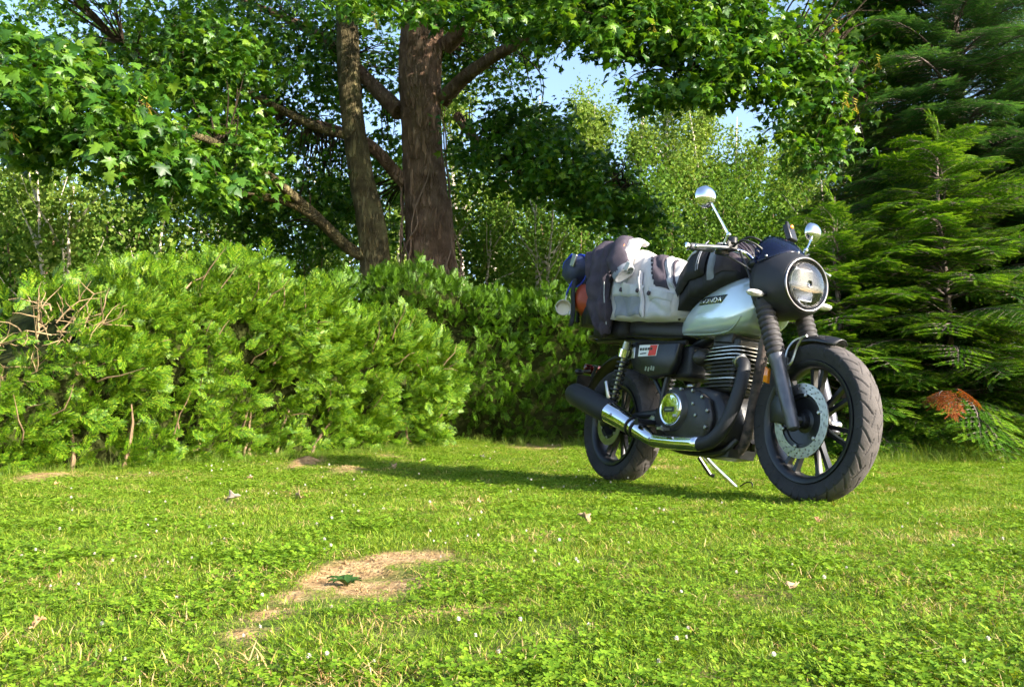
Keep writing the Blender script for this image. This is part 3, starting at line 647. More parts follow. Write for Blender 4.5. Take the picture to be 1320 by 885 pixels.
def fir_branch(seed, L, m2, mats=None):
    """main axis along +Y, flat spray in XY, tips drooping"""
    r = random.Random(seed); mb = MB(); ax = []
    def axp(t): return Vector((.04*L*math.sin(t*3+seed), L*t, .10*L*math.sin(t*2.6)-.16*L*t*t))
    pts = [axp(i/8) for i in range(9)]; mb.cur = 1; mb.tube(pts, [.016*(1-.1*i)*L/1.6 for i in range(9)], 5); mb.cur = 0
    t = .16
    while t < .985:
        base = axp(t); dd = (axp(min(1, t+.03))-axp(t-.03)).normalized()
        for sd in (-1, 1):
            ll = L*.40*(1-t)**.75*r.uniform(.7, 1.15)+.07
            an = R(r.uniform(48, 62)); dv = Vector((sd*math.sin(an), math.cos(an), -.12+r.gauss(0, .07))).normalized()
            nrm = Vector((r.gauss(0, .12), r.gauss(0, .12), 1)); mb.cur = 1; mb.tube([base, base+dv*ll*.55-Vector((0, 0, .03*ll)), base+dv*ll*.95-Vector((0, 0, .1*ll))], [.004, .003, .0015], 4)
            u_ = .12
            while u_ < .9:
                q = base+dv*(ll*u_)-Vector((0, 0, .08*ll*u_*u_))
                for s2 in (-1, 1):
                    l2 = (.13*(1-u_)+.045)*r.uniform(.7, 1.2); a2 = R(r.uniform(42, 58))*s2; dv2 = Vector((dv.x*math.cos(a2)-dv.y*math.sin(a2), dv.x*math.sin(a2)+dv.y*math.cos(a2), dv.z-.08))
                    mb.cur = 2 if (u_ > .45 and r.random() < m2) else 0; shoot(mb, q, dv2, nrm, l2)
                u_ += .055/max(ll, .1)*1.0
            mb.cur = 2 if r.random() < m2 else 0; shoot(mb, base+dv*ll*.8-Vector((0, 0, .06*ll)), dv+Vector((0, 0, -.1)), nrm, .12)
        t += .062/L*1.1
    mb.cur = 2; shoot(mb, axp(.97), axp(1)-axp(.95), Vector((0, 0, 1)), .13)
    return mb.mesh('fir_branch', mats or [M_FIR, M_FIRB, M_FIRTIP], 0)
FB = [fir_branch(1, 1.9, .55), fir_branch(2, 1.5, .6), fir_branch(3, 1.1, .65), fir_branch(4, .7, .65)]; FBL = [1.9, 1.5, 1.1, .7]
M_FBL = leaf_mat('blue_fir_needles', [(.035, .11, .045), (.06, .16, .06), (.10, .22, .08)], .5, .25, .25); M_FBL2 = leaf_mat('blue_fir_tips', [(.09, .21, .06), (.14, .28, .08)], .5, .25, .25)
FB2 = [fir_branch(31, 1.9, .5, [M_FBL, M_FIRB, M_FBL2]), fir_branch(32, 1.5, .5, [M_FBL, M_FIRB, M_FBL2]), fir_branch(33, 1.1, .5, [M_FBL, M_FIRB, M_FBL2]), fir_branch(34, .7, .5, [M_FBL, M_FIRB, M_FBL2])]
def fir(name, label, x, y, h, rbase, nlay, seed, zlow=.12, power=.9, pitch0=-.1, kit=None):
    FB = kit or globals()['FB']
    z0 = float(gz(x, y)); root = empty(name, Matrix.Translation((x, y, z0)), label, 'tree', None); r = random.Random(seed)
    mb = MB(); mb.tube([(0, 0, -.1), (.02, 0, h*.4), (-.02, .02, h*.75), (0, 0, h)], [.009*h+.015, .0055*h+.012, .003*h+.006, .004], 10, smooth=4); mb.build('trunk', M_FIRB, root)
    for k in range(nlay):
        f = k/(nlay-1); z = zlow+(h-zlow-.15)*f**1.12; rad = rbase*(1-f)**power+.12; nb = max(6, int((11 if h < 5 else 12)-3*f)); a0 = r.random()*6.28
        for j in range(nb):
            a = a0+6.283*j/nb+r.gauss(0, .15); ca = -math.sin(a)*0+math.cos(a); 
            L = rad*r.uniform(.8, 1.15); i = min(range(4), key=lambda q: abs(FBL[q]-L)); s = L/FBL[i]
            el = pitch0+.55*f+r.gauss(0, .09)
            o = bpy.data.objects.new('branch', FB[i]); COL.objects.link(o); o.parent = root; o.location = (0, 0, z+r.gauss(0, .04)); o.rotation_euler = (el, r.gauss(0, .15), a-math.pi/2); o.scale = (s*1.0,)*3
    o = bpy.data.objects.new('branch', FB[3]); COL.objects.link(o); o.parent = root; o.location = (0, 0, h-.35); o.rotation_euler = (R(86), 0, R(70)); o.scale = (.6,)*3
    return root
p = W(1252, 500, 9.6); fir1 = fir('fir_tree', 'tall blue-green fir rising out of the top right corner', p.x, 9.6, 9.5, 2.45, 33, 3, .25, .75, -.1, FB2)
p = W(1225, 500, 7.9); fir2 = fir('fir_tree', 'young bushy fir with bright new tips beside the front wheel', p.x, 7.9, 3.1, 1.4, 15, 8, .12, .55, -.18)
p = W(1338, 500, 9.4); fir3 = fir('fir_tree', 'fir cut by the right picture edge behind the young bushy fir', p.x, 9.4, 4.2, 1.3, 13, 14, .2, .7, -.05)
p = W(1085, 500, 7.7); fir4 = fir('fir_tree', 'low spreading fir filling the gap beside the dark hedge', p.x, 7.7, 2.3, .95, 11, 19, .15, .5, -.15)
# dead orange twig at the foot of the young fir
DB = fir_branch(77, .34, .5, [M_DEAD, M_FIRB, M_DEAD])
for px, py, rot_, s in [(1216, 503, (-.45, .2, 2.3), .58), (1231, 501, (-.6, -.2, -2.0), .5), (1222, 505, (-1.0, 0, 3.0), .5)]:
    o = link('dead_branch', DB, fir2); o.location = fir2.matrix_world.inverted()@W(px, py, 6.5); o.rotation_euler = rot_; o.scale = (s,)*3; o['label'] = 'dead orange-brown twig'

# ------------------------------------------------------------------ trees behind the garden
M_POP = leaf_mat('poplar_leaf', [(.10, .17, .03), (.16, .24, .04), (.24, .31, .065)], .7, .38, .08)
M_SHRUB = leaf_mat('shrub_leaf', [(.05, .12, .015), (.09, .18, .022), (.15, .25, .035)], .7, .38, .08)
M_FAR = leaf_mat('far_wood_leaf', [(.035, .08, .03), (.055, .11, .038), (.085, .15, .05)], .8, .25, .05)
M_PALE = mat('pale_bark', (.55, .47, .38), .8, vary=.25, scale=6, bump=.3, bscale=20)
def leaf_mass(name, C, spread, k, s, m, parent=None, seed=0, flat=1.0):
    '''k leaf quads round each centre, all in one mesh'''
    g = np.random.default_rng(seed); n = len(C)*k; C = np.repeat(np.asarray(C, float), k, 0)+g.normal(0, 1, (n, 3))*np.array([1, 1, flat])*spread
    d = unit(g.normal(0, 1, (n, 3))+np.array([0, 0, -.3])); u_ = unit(np.cross(d, g.normal(0, 1, (n, 3)))); l = (s*g.uniform(.65, 1.35, n))[:, None]
    V = np.stack([C, C+d*l*.45+u_*l*.36, C+d*l, C+d*l*.45-u_*l*.36], 1).reshape(-1, 3)
    o = link(name, mesh_arrays(name, V, None, m, False, np.arange(4*n).reshape(-1, 4)), parent); return tag(o, kind='stuff')
def back_tree(name, label, px, d, top_py, wide, n, kit, bark, seed, group=None, stems=1, bare=.25, rad=.12, csc=1.0):
    b0 = W(px, 549, d); b0.z = float(gz(b0.x, d)); tp_ = W(px, top_py, d); h = tp_.z-b0.z
    root = empty(name, Matrix.Translation(b0), label, 'tree', group); r = random.Random(seed); limbs_ = []; tr = MB()
    for s in range(stems):
        lean = Vector((r.gauss(0, .05)+(.12*(s-(stems-1)/2)), r.gauss(0, .05), 1)); P = [Vector((0, 0, -.2))]
        for i in range(1, 7): f = i/6; P.append(Vector((lean.x*h*f+r.gauss(0, .02)*h*.3, lean.y*h*f, h*f*(.95 if s else 1))))
        P = catmull(P, 4); tr.tube(P, [max(.012, rad*(1-.95*i/(len(P)-1))) for i in range(len(P))], 8); limbs_.append(P)
    tr.build('trunk', bark, root)
    br = MB(); tips = []
    for k in range(int(9+h*1.6)):
        P = r.choice(limbs_); f = r.uniform(bare*.6, .93); p = P[int(f*(len(P)-1))]; a = r.random()*6.28; L = wide*r.uniform(.55, 1.1)*(1-.55*f)+.3
        d_ = Vector((math.cos(a), math.sin(a), r.uniform(.7, 1.8))).normalized(); w = wander(p, d_, L*1.5, 5, .14, r); br.tube(w, [rad*.3, rad*.25, rad*.2, rad*.14, rad*.08, .004], 5); tips.append(w)
    br.build('branches', bark, root)
    for P in limbs_: tips.append([P[int((.62+.075*q)*(len(P)-1))] for q in range(6)])
    pp = []
    for _ in range(n):
        w = r.choice(tips); i = r.randint(1, 5); p = w[i]+Vector((r.gauss(0, 1), r.gauss(0, 1), r.gauss(0, 1)*1.2))*.16*wide
        if p.z > h*bare*.8: pp.append(tuple(p))
    leaf_mass('crown', pp, csc*.16, kit[0], kit[1], kit[2], root, seed, 1.2)
    return root
GP = 'tall poplars behind the garden'
for i, (px, d, ty, wide, n, lab) in enumerate([(-40, 24, 215, 1.9, 520, 'poplar at the far left edge, glimpsed under the lit maple bough'), (45, 24, 205, 1.9, 520, 'poplar behind the pale slim tree at the far left'), (150, 31, 235, 2.0, 420, 'poplar glimpsed above the brown patch of the sunlit hedge'), (275, 30, 240, 2.0, 400, 'poplar glimpsed above the highest part of the sunlit hedge'), (400, 32, 230, 2.0, 380, 'poplar glimpsed behind the leaning maple limb'), (505, 30, 235, 2.0, 340, 'poplar glimpsed between the two maple trunks'),
        (612, 30, 118, 1.4, 620, 'poplar just right of the thick maple trunk'), (690, 34, 112, 1.4, 640, 'poplar behind the dark maple bough left of the luggage'), (745, 31, 122, 1.35, 620, 'poplar standing directly above the charcoal trousers'), (798, 35, 108, 1.4, 680, 'poplar standing directly above the riding jacket'), (848, 31, 126, 1.35, 620, 'poplar standing between jacket and chrome mirror'), (902, 34, 134, 1.4, 680, 'poplar standing directly above the raised chrome mirror'), (953, 30, 128, 1.35, 620, 'poplar standing above the black tank bag'),
        (1004, 34, 136, 1.4, 640, 'poplar standing above the tinted screen'), (1062, 31, 128, 1.7, 480, 'poplar above the far mirror beside the fir'), (1130, 33, 140, 1.8, 360, 'poplar showing through the left side of the tall fir'), (1215, 32, 150, 2.0, 300, 'poplar showing just left of the tall fir pole'), (1300, 32, 160, 2.0, 300, 'poplar behind the firs at the right edge')]):
    back_tree('poplar_tree', lab, px, d, ty, wide, int(n*.62), (48, .125, M_POP), M_PALE, 100+i, GP, 1 if i % 3 else 2, .12, .21, 1.25)
for i, (px, d, ty, wide, n, st, lab) in enumerate([(70, 9.2, 222, .6, 150, 2, 'pale slim tree rising over the brown end of the sunlit hedge'), (612, 12.6, 262, .45, 70, 2, 'pale forked sapling just right of the thick maple trunk'), (692, 12.6, 240, .5, 80, 2, 'pale twin-stemmed tree left of the luggage'), (1082, 14, 170, .8, 170, 2, 'pale branching tree behind the headlight and fir'), (185, 9.4, 262, .5, 90, 1, 'small pale sapling behind the top of the sunlit hedge')]):
    back_tree('sapling_tree', lab, px, d, ty, wide, int(n*.7), (20, .06, M_POP), M_PALE, 300+i, None, st, .6, .06, .7)
for i, (px, d, ty, wide, n, lab) in enumerate([(640, 13.5, 305, 1.1, 420, 'leafy green shrub behind the dark hedge beside maple trunk'), (730, 14.5, 290, 1.3, 480, 'rounded shrub behind the tail luggage'), (850, 15, 255, 1.6, 620, 'bushy shrub behind the riding jacket'), (960, 15.5, 265, 1.6, 600, 'bushy shrub behind the chrome mirror'), (1090, 15, 290, 1.5, 400, 'shrub behind headlight half hidden by fir'),
                                               (280, 12.5, 262, 1.2, 420, 'leafy shrub behind the highest part of sunlit hedge'), (150, 10, 290, 1.0, 330, 'leafy shrub behind the brown patch of hedge'), (20, 9.6, 290, 1.0, 320, 'leafy shrub at the far left behind the hedge'), (400, 13.5, 300, 1.2, 360, 'leafy shrub behind the leaning maple limb')]):
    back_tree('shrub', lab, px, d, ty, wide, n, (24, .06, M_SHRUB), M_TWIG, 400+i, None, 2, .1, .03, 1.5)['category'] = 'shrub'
fp = []
for _ in range(12500):
    x_ = random.uniform(-90, 90); y_ = random.uniform(44, 54); hh = 12.5+2.4*noise.noise(Vector((x_*.16, 2, 5)))+1.6*noise.noise(Vector((x_*.6, 2, 9)))+(1.5 if x_ < -6 else 0); fp.append((x_, y_, hh*random.random()**.75+.2))
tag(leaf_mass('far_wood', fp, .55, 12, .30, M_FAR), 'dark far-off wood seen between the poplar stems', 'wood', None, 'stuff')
# ------------------------------------------------------------------ motorcycle (x forward, y to its left, z up, origin under the rear axle)
BM = Matrix.Translation((.587, 4.873, .0))@Matrix.Rotation(R(-64.11), 4, 'Z')@Matrix.Rotation(R(-6.91), 4, 'X')
SD_ = Vector((-math.sin(R(27.5)), 0, math.cos(R(27.5)))); S0 = Vector((1.56, 0, 0))
ST = Matrix.Translation(S0)@Matrix.Rotation(R(-2.2), 4, SD_)@Matrix.Translation(-S0)
K = dict(
    black=mat('satin_black', (.012, .012, .014), .35, spec=.5, vary=.3, scale=30),
    matte=mat('matte_black', (.016, .016, .02), .55, spec=.45, vary=.25, scale=20, bump=.05, bscale=300),
    engine=mat('engine_black', (.016, .016, .019), .42, spec=.5, vary=.4, scale=14, bump=.12, bscale=120, ramp=((.010, .010, .012), (.036, .032, .029))),
    rubber=mat('tyre_rubber', (.030, .028, .029), .75, spec=.35, vary=.35, scale=10, bump=.15, bscale=200),
    tread=mat('dusty_tread', (.085, .075, .072), .85, spec=.2, vary=.3, scale=14, bump=.2, bscale=150),
    gaiter=mat('gaiter_rubber', (.04, .036, .038), .6, spec=.4, vary=.3, scale=20),
    chrome=mat('chrome', (.82, .83, .85), .06, 1., vary=.05, scale=5),
    steel=mat('brushed_steel', (.42, .42, .41), .32, 1., vary=.2, scale=25),
    alu=mat('fork_alloy', (.105, .105, .12), .40, .55, vary=.2, scale=20),
    grey=mat('grey_paint', (.10, .10, .115), .4, .3, vary=.2, scale=20),
    tank=mat('silver_blue_paint', (.55, .63, .69), .16, .35, coat=1., vary=.06, scale=6),
    seat=mat('black_vinyl', (.014, .013, .016), .5, vary=.3, scale=30, bump=.15, bscale=220),
    dusty=mat('dusty_frame', (.06, .045, .04), .75, vary=.6, scale=25, bump=.3, bscale=90, ramp=((.02, .018, .018), (.22, .15, .12))),
    orange=mat('orange_reflector', (.80, .22, .01), .2, coat=.6, vary=.1),
    red=mat('red_lens', (.06, .004, .004), .15, coat=.6),
    white=mat('white_print', (.80, .80, .78), .5, vary=.05), redp=mat('red_print', (.65, .04, .03), .5, vary=.1), dark=mat('dark_print', (.02, .03, .025), .4),
    silver=mat('silver_plastic', (.70, .67, .66), .25, .35, coat=.4, vary=.05), bezel=mat('dark_chrome', (.22, .21, .22), .28, .95, vary=.1), gold=mat('badge_silver', (.75, .73, .62), .25, .9), dusk=mat('dark_glass', (.01, .01, .012), .08, coat=.5),
    lens=mat('headlamp_lens', (.9, .92, .95), .05, vary=.02, trans=1.0), reflector=mat('headlamp_reflector', (.36, .37, .40), .25, 1., vary=.05),
    cable=mat('cable_sheath', (.012, .012, .012), .4))
gs = bpy.data.materials.new('tinted_screen'); gs.use_nodes = True; nt = gs.node_tree; b = nt.nodes['Principled BSDF']; out = nt.nodes['Material Output']
b.inputs['Base Color'].default_value = (.01, .016, .045, 1); b.inputs['Roughness'].default_value = .04; b.inputs['Coat Weight'].default_value = .5; b.inputs['Specular IOR Level'].default_value = .7
tr = nt.nodes.new('ShaderNodeBsdfTransparent'); tr.inputs[0].default_value = (.20, .27, .55, 1); ms = nt.nodes.new('ShaderNodeMixShader'); ms.inputs[0].default_value = .62; nt.links.new(b.outputs[0], ms.inputs[1]); nt.links.new(tr.outputs[0], ms.inputs[2]); nt.links.new(ms.outputs[0], out.inputs[0]); K['screen'] = gs
bike = empty('motorcycle', BM, 'black and silver-blue retro motorcycle with chrome exhaust leaning on its side stand', 'motorcycle')
def part(mb, name, m, parent=None, steer=False, **k):
    return mb.build(name, [K[q] for q in m] if isinstance(m, (list, tuple)) else K[m], parent or bike, ST if steer else None, **k)

def wheel(cx, cz, Ro, w, rim, nsp, seed, steer, disc_r, disc_in, disc_y):
    base = (ST if steer else Matrix.Identity(4))@Matrix.Translation((cx, 0, cz))
    wh = MB()   # hub is the wheel's own mesh
    wh.lathe([(.018, -.075), (.03, -.072), (.034, -.05), (.052, -.045), (.052, .045), (.034, .05), (.03, .072), (.018, .075)], n=28)
    root = wh.build('wheel', K['black'], bike, base)
    na, nl = 760, 60; th = np.linspace(0, 2*math.pi, na, endpoint=False)
    prof = []     # (lateral, radius)
    hs_ = Ro-rim
    for i in range(nl):
        f = -1+2*i/(nl-1); af = abs(f)
        if af < .72: a = f/.72*1.18; y = math.sin(a)/math.sin(1.18)*w/2; r_ = Ro-(1-math.cos(a))*w/2*.62
        else: g = (af-.72)/.28; y = math.copysign(w/2*(1-.34*g**1.6), f); r0 = Ro-(1-math.cos(1.18))*w/2*.62; r_ = r0+(rim-r0)*g
        prof.append((y, r_))
    prof = np.array(prof); Yl = np.repeat(prof[None, :, 0], na, 0); Rr = np.repeat(prof[None, :, 1], na, 0); TH = np.repeat(th[:, None], nl, 1)
    S = TH*Ro; per = 2*math.pi*Ro/19; u = Yl/(w/2); au = np.abs(u); side = np.where(u > 0, .5, 0.)
    dep = np.zeros_like(S)
    def groove(off, slope, u0, u1, wd, d):
        s_ = ((S/per+side+off-slope*au) % 1.0); s_ = np.minimum(s_, 1-s_)*per; return np.where((au > u0) & (au < u1) & (np.abs(Yl) < w/2*.985) & (Rr > rim+.45*hs_), d*np.clip(1.25-s_/wd, 0, 1), 0)
    dep = np.maximum(dep, groove(0, .75, .28, .99, .0055, .009)); dep = np.maximum(dep, groove(.42, .55, .62, .99, .004, .006)); dep = np.maximum(dep, groove(.5, -1.6, .08, .44, .005, .008))
    Rr = Rr-dep
    V = np.stack([Rr*np.cos(TH), Yl, Rr*np.sin(TH)], -1).reshape(-1, 3); ii_ = np.arange(na*nl).reshape(na, nl); nx_ = np.roll(ii_, -1, 0)
    Qd = np.stack([ii_[:, :-1], ii_[:, 1:], nx_[:, 1:], nx_[:, :-1]], -1).reshape(-1, 4)
    me_ = mesh_arrays('tyre', V, None, [K['rubber'], K['tread']], True, Qd)
    cen = (np.arange(nl-1)+.5); band = np.abs(-1+2*cen/(nl-1)) < .66; me_.polygons.foreach_set('material_index', np.tile(np.where(band, 1, 0), na).astype(np.int32))
    link('tyre', me_, root)
    rm = MB(); ri = rim-.004; rm.lathe([(ri+.008, -w*.36), (ri+.006, -w*.40), (ri-.008, -w*.38), (ri-.02, -w*.22), (ri-.024, 0), (ri-.02, w*.22), (ri-.008, w*.38), (ri+.006, w*.40), (ri+.008, w*.36)], n=72, cap0=False, cap1=False); rm.build('rim', K['black'], root, angle=60, solid=.006)
    sp = MB(); L0, L1 = .042, ri-.016
    sp.rings([[(L0, -.016, -.011), (L0, .016, -.011), (L0, .016, .011), (L0, -.016, .011)], [((L0+L1)/2, -.011, -.008), ((L0+L1)/2, .011, -.008), ((L0+L1)/2, .011, .008), ((L0+L1)/2, -.011, .008)], [(L1-.02, -.012, -.009), (L1-.02, .012, -.009), (L1-.02, .012, .009), (L1-.02, -.012, .009)], [(L1, -.017, -.014), (L1, .017, -.014), (L1, .017, .014), (L1, -.017, .014)]])
    sm = sp.mesh('spoke', K['black'])
    for k in range(nsp): o = link('spoke', sm, root, Matrix.Rotation(6.28318*(k+.2*(-1)**k)/nsp+.1, 4, 'Y'))
    dn, dr = 96, 7; dm_ = MB(); vs_ = []; idxs = {}
    for s_ in (0, 1):
        for j in range(dr+1):
            for i in range(dn):
                a = 2*math.pi*i/dn; r_ = disc_in+(disc_r-disc_in)*j/dr; idxs[(s_, j, i)] = len(vs_); vs_.append((r_*math.cos(a), disc_y-(.0025 if s_ else -.0025), r_*math.sin(a)))
    fs = []; hole = lambda i, j: (j == 1 and i % 4 == 0) or (j == 3 and i % 4 == 2) or (j == 5 and i % 4 == 1)
    for j in range(dr):
        for i in range(dn):
            k = (i+1) % dn
            if hole(i, j): continue
            fs.append((idxs[0, j, i], idxs[0, j, k], idxs[0, j+1, k], idxs[0, j+1, i])); fs.append((idxs[1, j, i], idxs[1, j+1, i], idxs[1, j+1, k], idxs[1, j, k]))
    for j in (0, dr):
        for i in range(dn): k = (i+1) % dn; fs.append((idxs[0, j, i], idxs[1, j, i], idxs[1, j, k], idxs[0, j, k]))
    dm_.add(vs_, fs); dm_.build('brake_disc', K['steel'], root)
    cr = MB()
    cr.lathe([(disc_in+.004, disc_y+.004), (disc_in-.016, disc_y+.006), (disc_in-.018, disc_y+.014), (.05, -.046), (.05, -.040), (disc_in-.018, disc_y+.018), (disc_in+.004, disc_y+.009)], n=48, cap0=False, cap1=False); cr.build('disc_carrier', K['black'], root, angle=30)
    for k in range(6):
        a = k*1.0472+.3; m_ = MB(); m_.lathe([(.0085, disc_y+.001), (.0085, disc_y-.005), (.006, disc_y-.007)], c=((disc_in+.002)*math.cos(a)*.93, 0, (disc_in+.002)*math.sin(a)*.93), n=12); m_.build('bolt', K['steel'], root)
    return root
fw = wheel(1.44, .3315, .3315, .106, .250, 14, 0, True, .155, .113, -.068)
rw = wheel(0, .321, .321, .150, .226, 14, 1, False, .120, .084, -.085)

# fork legs, clamps, fender
def fork(sd):
    lo, hi = Vector((1.443, sd*.108, .300)), Vector((1.205, sd*.108, .885)); ax = (hi-lo).normalized(); g0 = lo+ax*.335; g1 = lo+ax*.575
    m_ = MB(); m_.lathe([(.016, -.012), (.024, -.006), (.0275, .01), (.0275, .055), (.0295, .06), (.0295, .10), (.031, .16), (.0315, .30), (.034, .305), (.034, .335)], c=lo, axis=ax, n=24); leg = m_.build('fork_leg', K['alu'], bike, ST)
    m_ = MB(); pr = [(.033, .33)]
    for k in range(9): z = .335+k*.0268; pr += [(.0405, z+.004), (.0415, z+.009), (.0405, z+.014), (.0335, z+.021), (.0335, z+.024)]
    pr += [(.036, .58), (.036, .60)]; m_.lathe(pr, c=lo, axis=ax, n=24); m_.build('gaiter', K['gaiter'], leg)
    m_ = MB(); m_.lathe([(.0225, .59), (.0225, .80), (.018, .805)], c=lo, axis=ax, n=20); m_.build('stanchion', K['black'], leg)
    m_ = MB(); m_.lathe([(.012, -.05), (.018, -.05), (.018, .0)], c=(1.44, sd*.105, .3315), axis=(0, sd, 0), n=6) if sd < 0 else m_.lathe([(.02, -.03), (.02, .045)], c=(1.44, sd*.09, .3315), axis=(0, sd, 0), n=16)
    m_.build('axle_nut', K['steel'], leg)
    return lo, ax
lo, ax = fork(-1); fork(1)
for h, wd, nm in ((.66, .06, 'lower_clamp'), (.79, .05, 'upper_clamp')):
    c = Vector((lo.x, 0, lo.z))+ax*h; m_ = MB(); m_.box(c, (.07, .29, .038), Euler((0, -R(22), 0))); part(m_, nm, 'black', steer=True, bevel=.012)
m_ = MB(); c0 = Vector((lo.x-.04, 0, lo.z))+ax*.64; m_.cyl(c0, c0+ax*.17, .03); part(m_, 'steering_head', 'black', steer=True)
m_ = MB(); rg = []
for k in range(25):
    a = R(66+62*k/24); rr_ = .350; tip = min(k, 24-k)/24; hw = .062*min(1, .55+tip*5)
    row = []
    for j in range(11):
        u_ = -1+2*j/10; row.append((1.44+(rr_+.012*(1-u_*u_)-.018*abs(u_)**3)*math.cos(a), hw*u_, .3315+(rr_+.012*(1-u_*u_)-.018*abs(u_)**3)*math.sin(a)))
    rg.append(row)
m_.rings(rg, False, False, closed=False); fd = part(m_, 'fender', 'black', steer=True, angle=60, solid=.004)
for sd in (-1, 1):
    m_ = MB(); m_.tube([(1.345, sd*.085, .565), (1.352, sd*.078, .63), (1.375, sd*.062, .672), (1.44, sd*.056, .688)], .006, 6, smooth=4); m_.tube([(1.345, sd*.085, .565), (1.375, sd*.075, .575), (1.392, sd*.064, .64), (1.42, sd*.06, .683)], .006, 6, smooth=4); m_.box((1.347, sd*.08, .575), (.03, .012, .05)); m_.build('fender_stay', K['steel'], fd)
m_ = MB(); m_.prism([(-.055, -.05), (.04, -.062), (.06, .0), (.045, .055), (-.03, .065), (-.06, .02)], -.098, -.052, .01)
m_.v = [(x+1.335, y, z+.375) for x, y, z in m_.v]; part(m_, 'brake_caliper', 'black', steer=True)
m_ = MB(); m_.prism([(1.262, .496), (1.290, .486), (1.296, .548), (1.274, .560)], -.128, -.112, .004); part(m_, 'reflector', 'orange', steer=True)
m_ = MB(); m_.tube([(1.10, -.16, 1.10), (1.19, -.15, .93), (1.27, -.115, .70), (1.31, -.10, .50), (1.325, -.085, .40)], .0055, 6, smooth=6); part(m_, 'brake_hose', 'cable', steer=True)

ST0 = ST; ST = ST0@Matrix.Translation((-.035, 0, .002))@Matrix.Translation((1.39, 0, .926))@Matrix.Scale(.975, 4)@Matrix.Translation((-1.39, 0, -.926))
# headlight in its black cowl, tinted screen
m_ = MB(); rg = []
for x_, zc, ry_, rz_ in [(1.392, .926, .116, .116), (1.392, .926, .125, .125), (1.372, .927, .137, .136), (1.33, .932, .148, .148), (1.28, .938, .154, .157), (1.235, .944, .157, .162), (1.205, .95, .157, .164)]:
    rg.append([(x_+.03*math.sin(a)*(1.392-x_)*2, ry_*math.cos(a), zc+rz_*math.sin(a)) for a in [2*math.pi*j/40 for j in range(40)]])
m_.rings(rg, False, False); cowl = part(m_, 'headlight_cowl', 'matte', steer=True, angle=50, solid=.004)
m_ = MB(); m_.lathe([(.115, -.01), (.120, -.004), (.1235, .003), (.122, .008), (.117, .009), (.112, .004), (.109, -.012)], c=(1.394, 0, .926), axis=(1, 0, 0), n=56, cap0=False, cap1=False); hl = part(m_, 'headlight', 'bezel', steer=True, angle=70)
m_ = MB(); m_.lathe([(.109, .004), (.101, .000), (.095, -.008), (.0905, -.024)], c=(1.394, 0, .926), axis=(1, 0, 0), n=56, cap0=False, cap1=False); m_.build('headlight_ring', K['dusk'], hl)
m_ = MB(); m_.lathe([(.0003, -.05), (.086, -.044), (.0905, -.02)], c=(1.394, 0, .926), axis=(1, 0, 0), n=48, cap0=False, cap1=False); m_.build('headlight_bowl', K['black'], hl)
for sg in (1, -1):
    m_ = MB(); rows = []
    for k in range(7):
        z = sg*(.010+.062*k/6); hw = math.sqrt(max(.083**2-z*z, .0004))*.97; rows.append([(1.350+.026*(k/6)**1.6+.008*u_*u_, hw*u_, .926+z) for u_ in [-1+j/6 for j in range(13)]])
    m_.rings(rows, False, False, closed=False); m_.build('reflector_bowl', K['reflector'], hl, solid=.002, angle=0)
m_ = MB(); m_.box((1.372, 0, .926), (.02, .166, .016)); m_.build('lamp_divider', K['black'], hl, bevel=.003)
m_ = MB(); m_.lathe([(.108, .002), (.09, .014), (.055, .022), (.02, .025), (.0005, .0255)], c=(1.392, 0, .926), axis=(1, 0, 0), n=48, cap0=False, cap1=False); m_.build('lens', K['lens'], hl, angle=0, solid=.002)
m_ = MB(); rows = []
for k in range(7):
    f = k/6; row = []
    for j in range(21):
        u_ = -1+j/10; su = math.sin(u_*1.35)/math.sin(1.35); a = Vector((1.330-.105*u_*u_, .146*su, 1.078-.05*su*su)); c = Vector((1.205-.01*u_*u_, .132*su, 1.182-.085*abs(su)**3)); q = a.lerp(c, f)+Vector((.5, 0, .4))*.022*math.sin(math.pi*f)*(1-u_*u_); row.append(q)
    rows.append(row)
m_.rings(rows, False, False, closed=False); scr = part(m_, 'screen', 'screen', steer=True, angle=0, solid=.003)
for u_ in (-.75, 0, .75):
    m_ = MB(); m_.ball((1.330-.105*u_*u_+.005, .150*math.sin(u_*1.35)/math.sin(1.35), 1.081-.05*u_*u_+.003), .007, 10, 6); m_.build('screw', K['steel'], scr)
ST = ST0
for sd in (-1, 1):
    c = Vector((1.262, sd*.192, .874)); m_ = MB(); m_.ball(c, (.021, .047, .0165), 18, 10); ind = part(m_, 'indicator', 'silver', steer=True); m_ = MB(); m_.cyl(c-Vector((0, sd*.03, 0)), c-Vector((0, sd*.10, -.005)), .010); m_.build('indicator_stem', K['black'], ind)
    m_ = MB(); m_.ball(c+Vector((.012, sd*.006, 0)), (.013, .034, .011), 14, 8); m_.build('indicator_lens', K['silver'], ind)

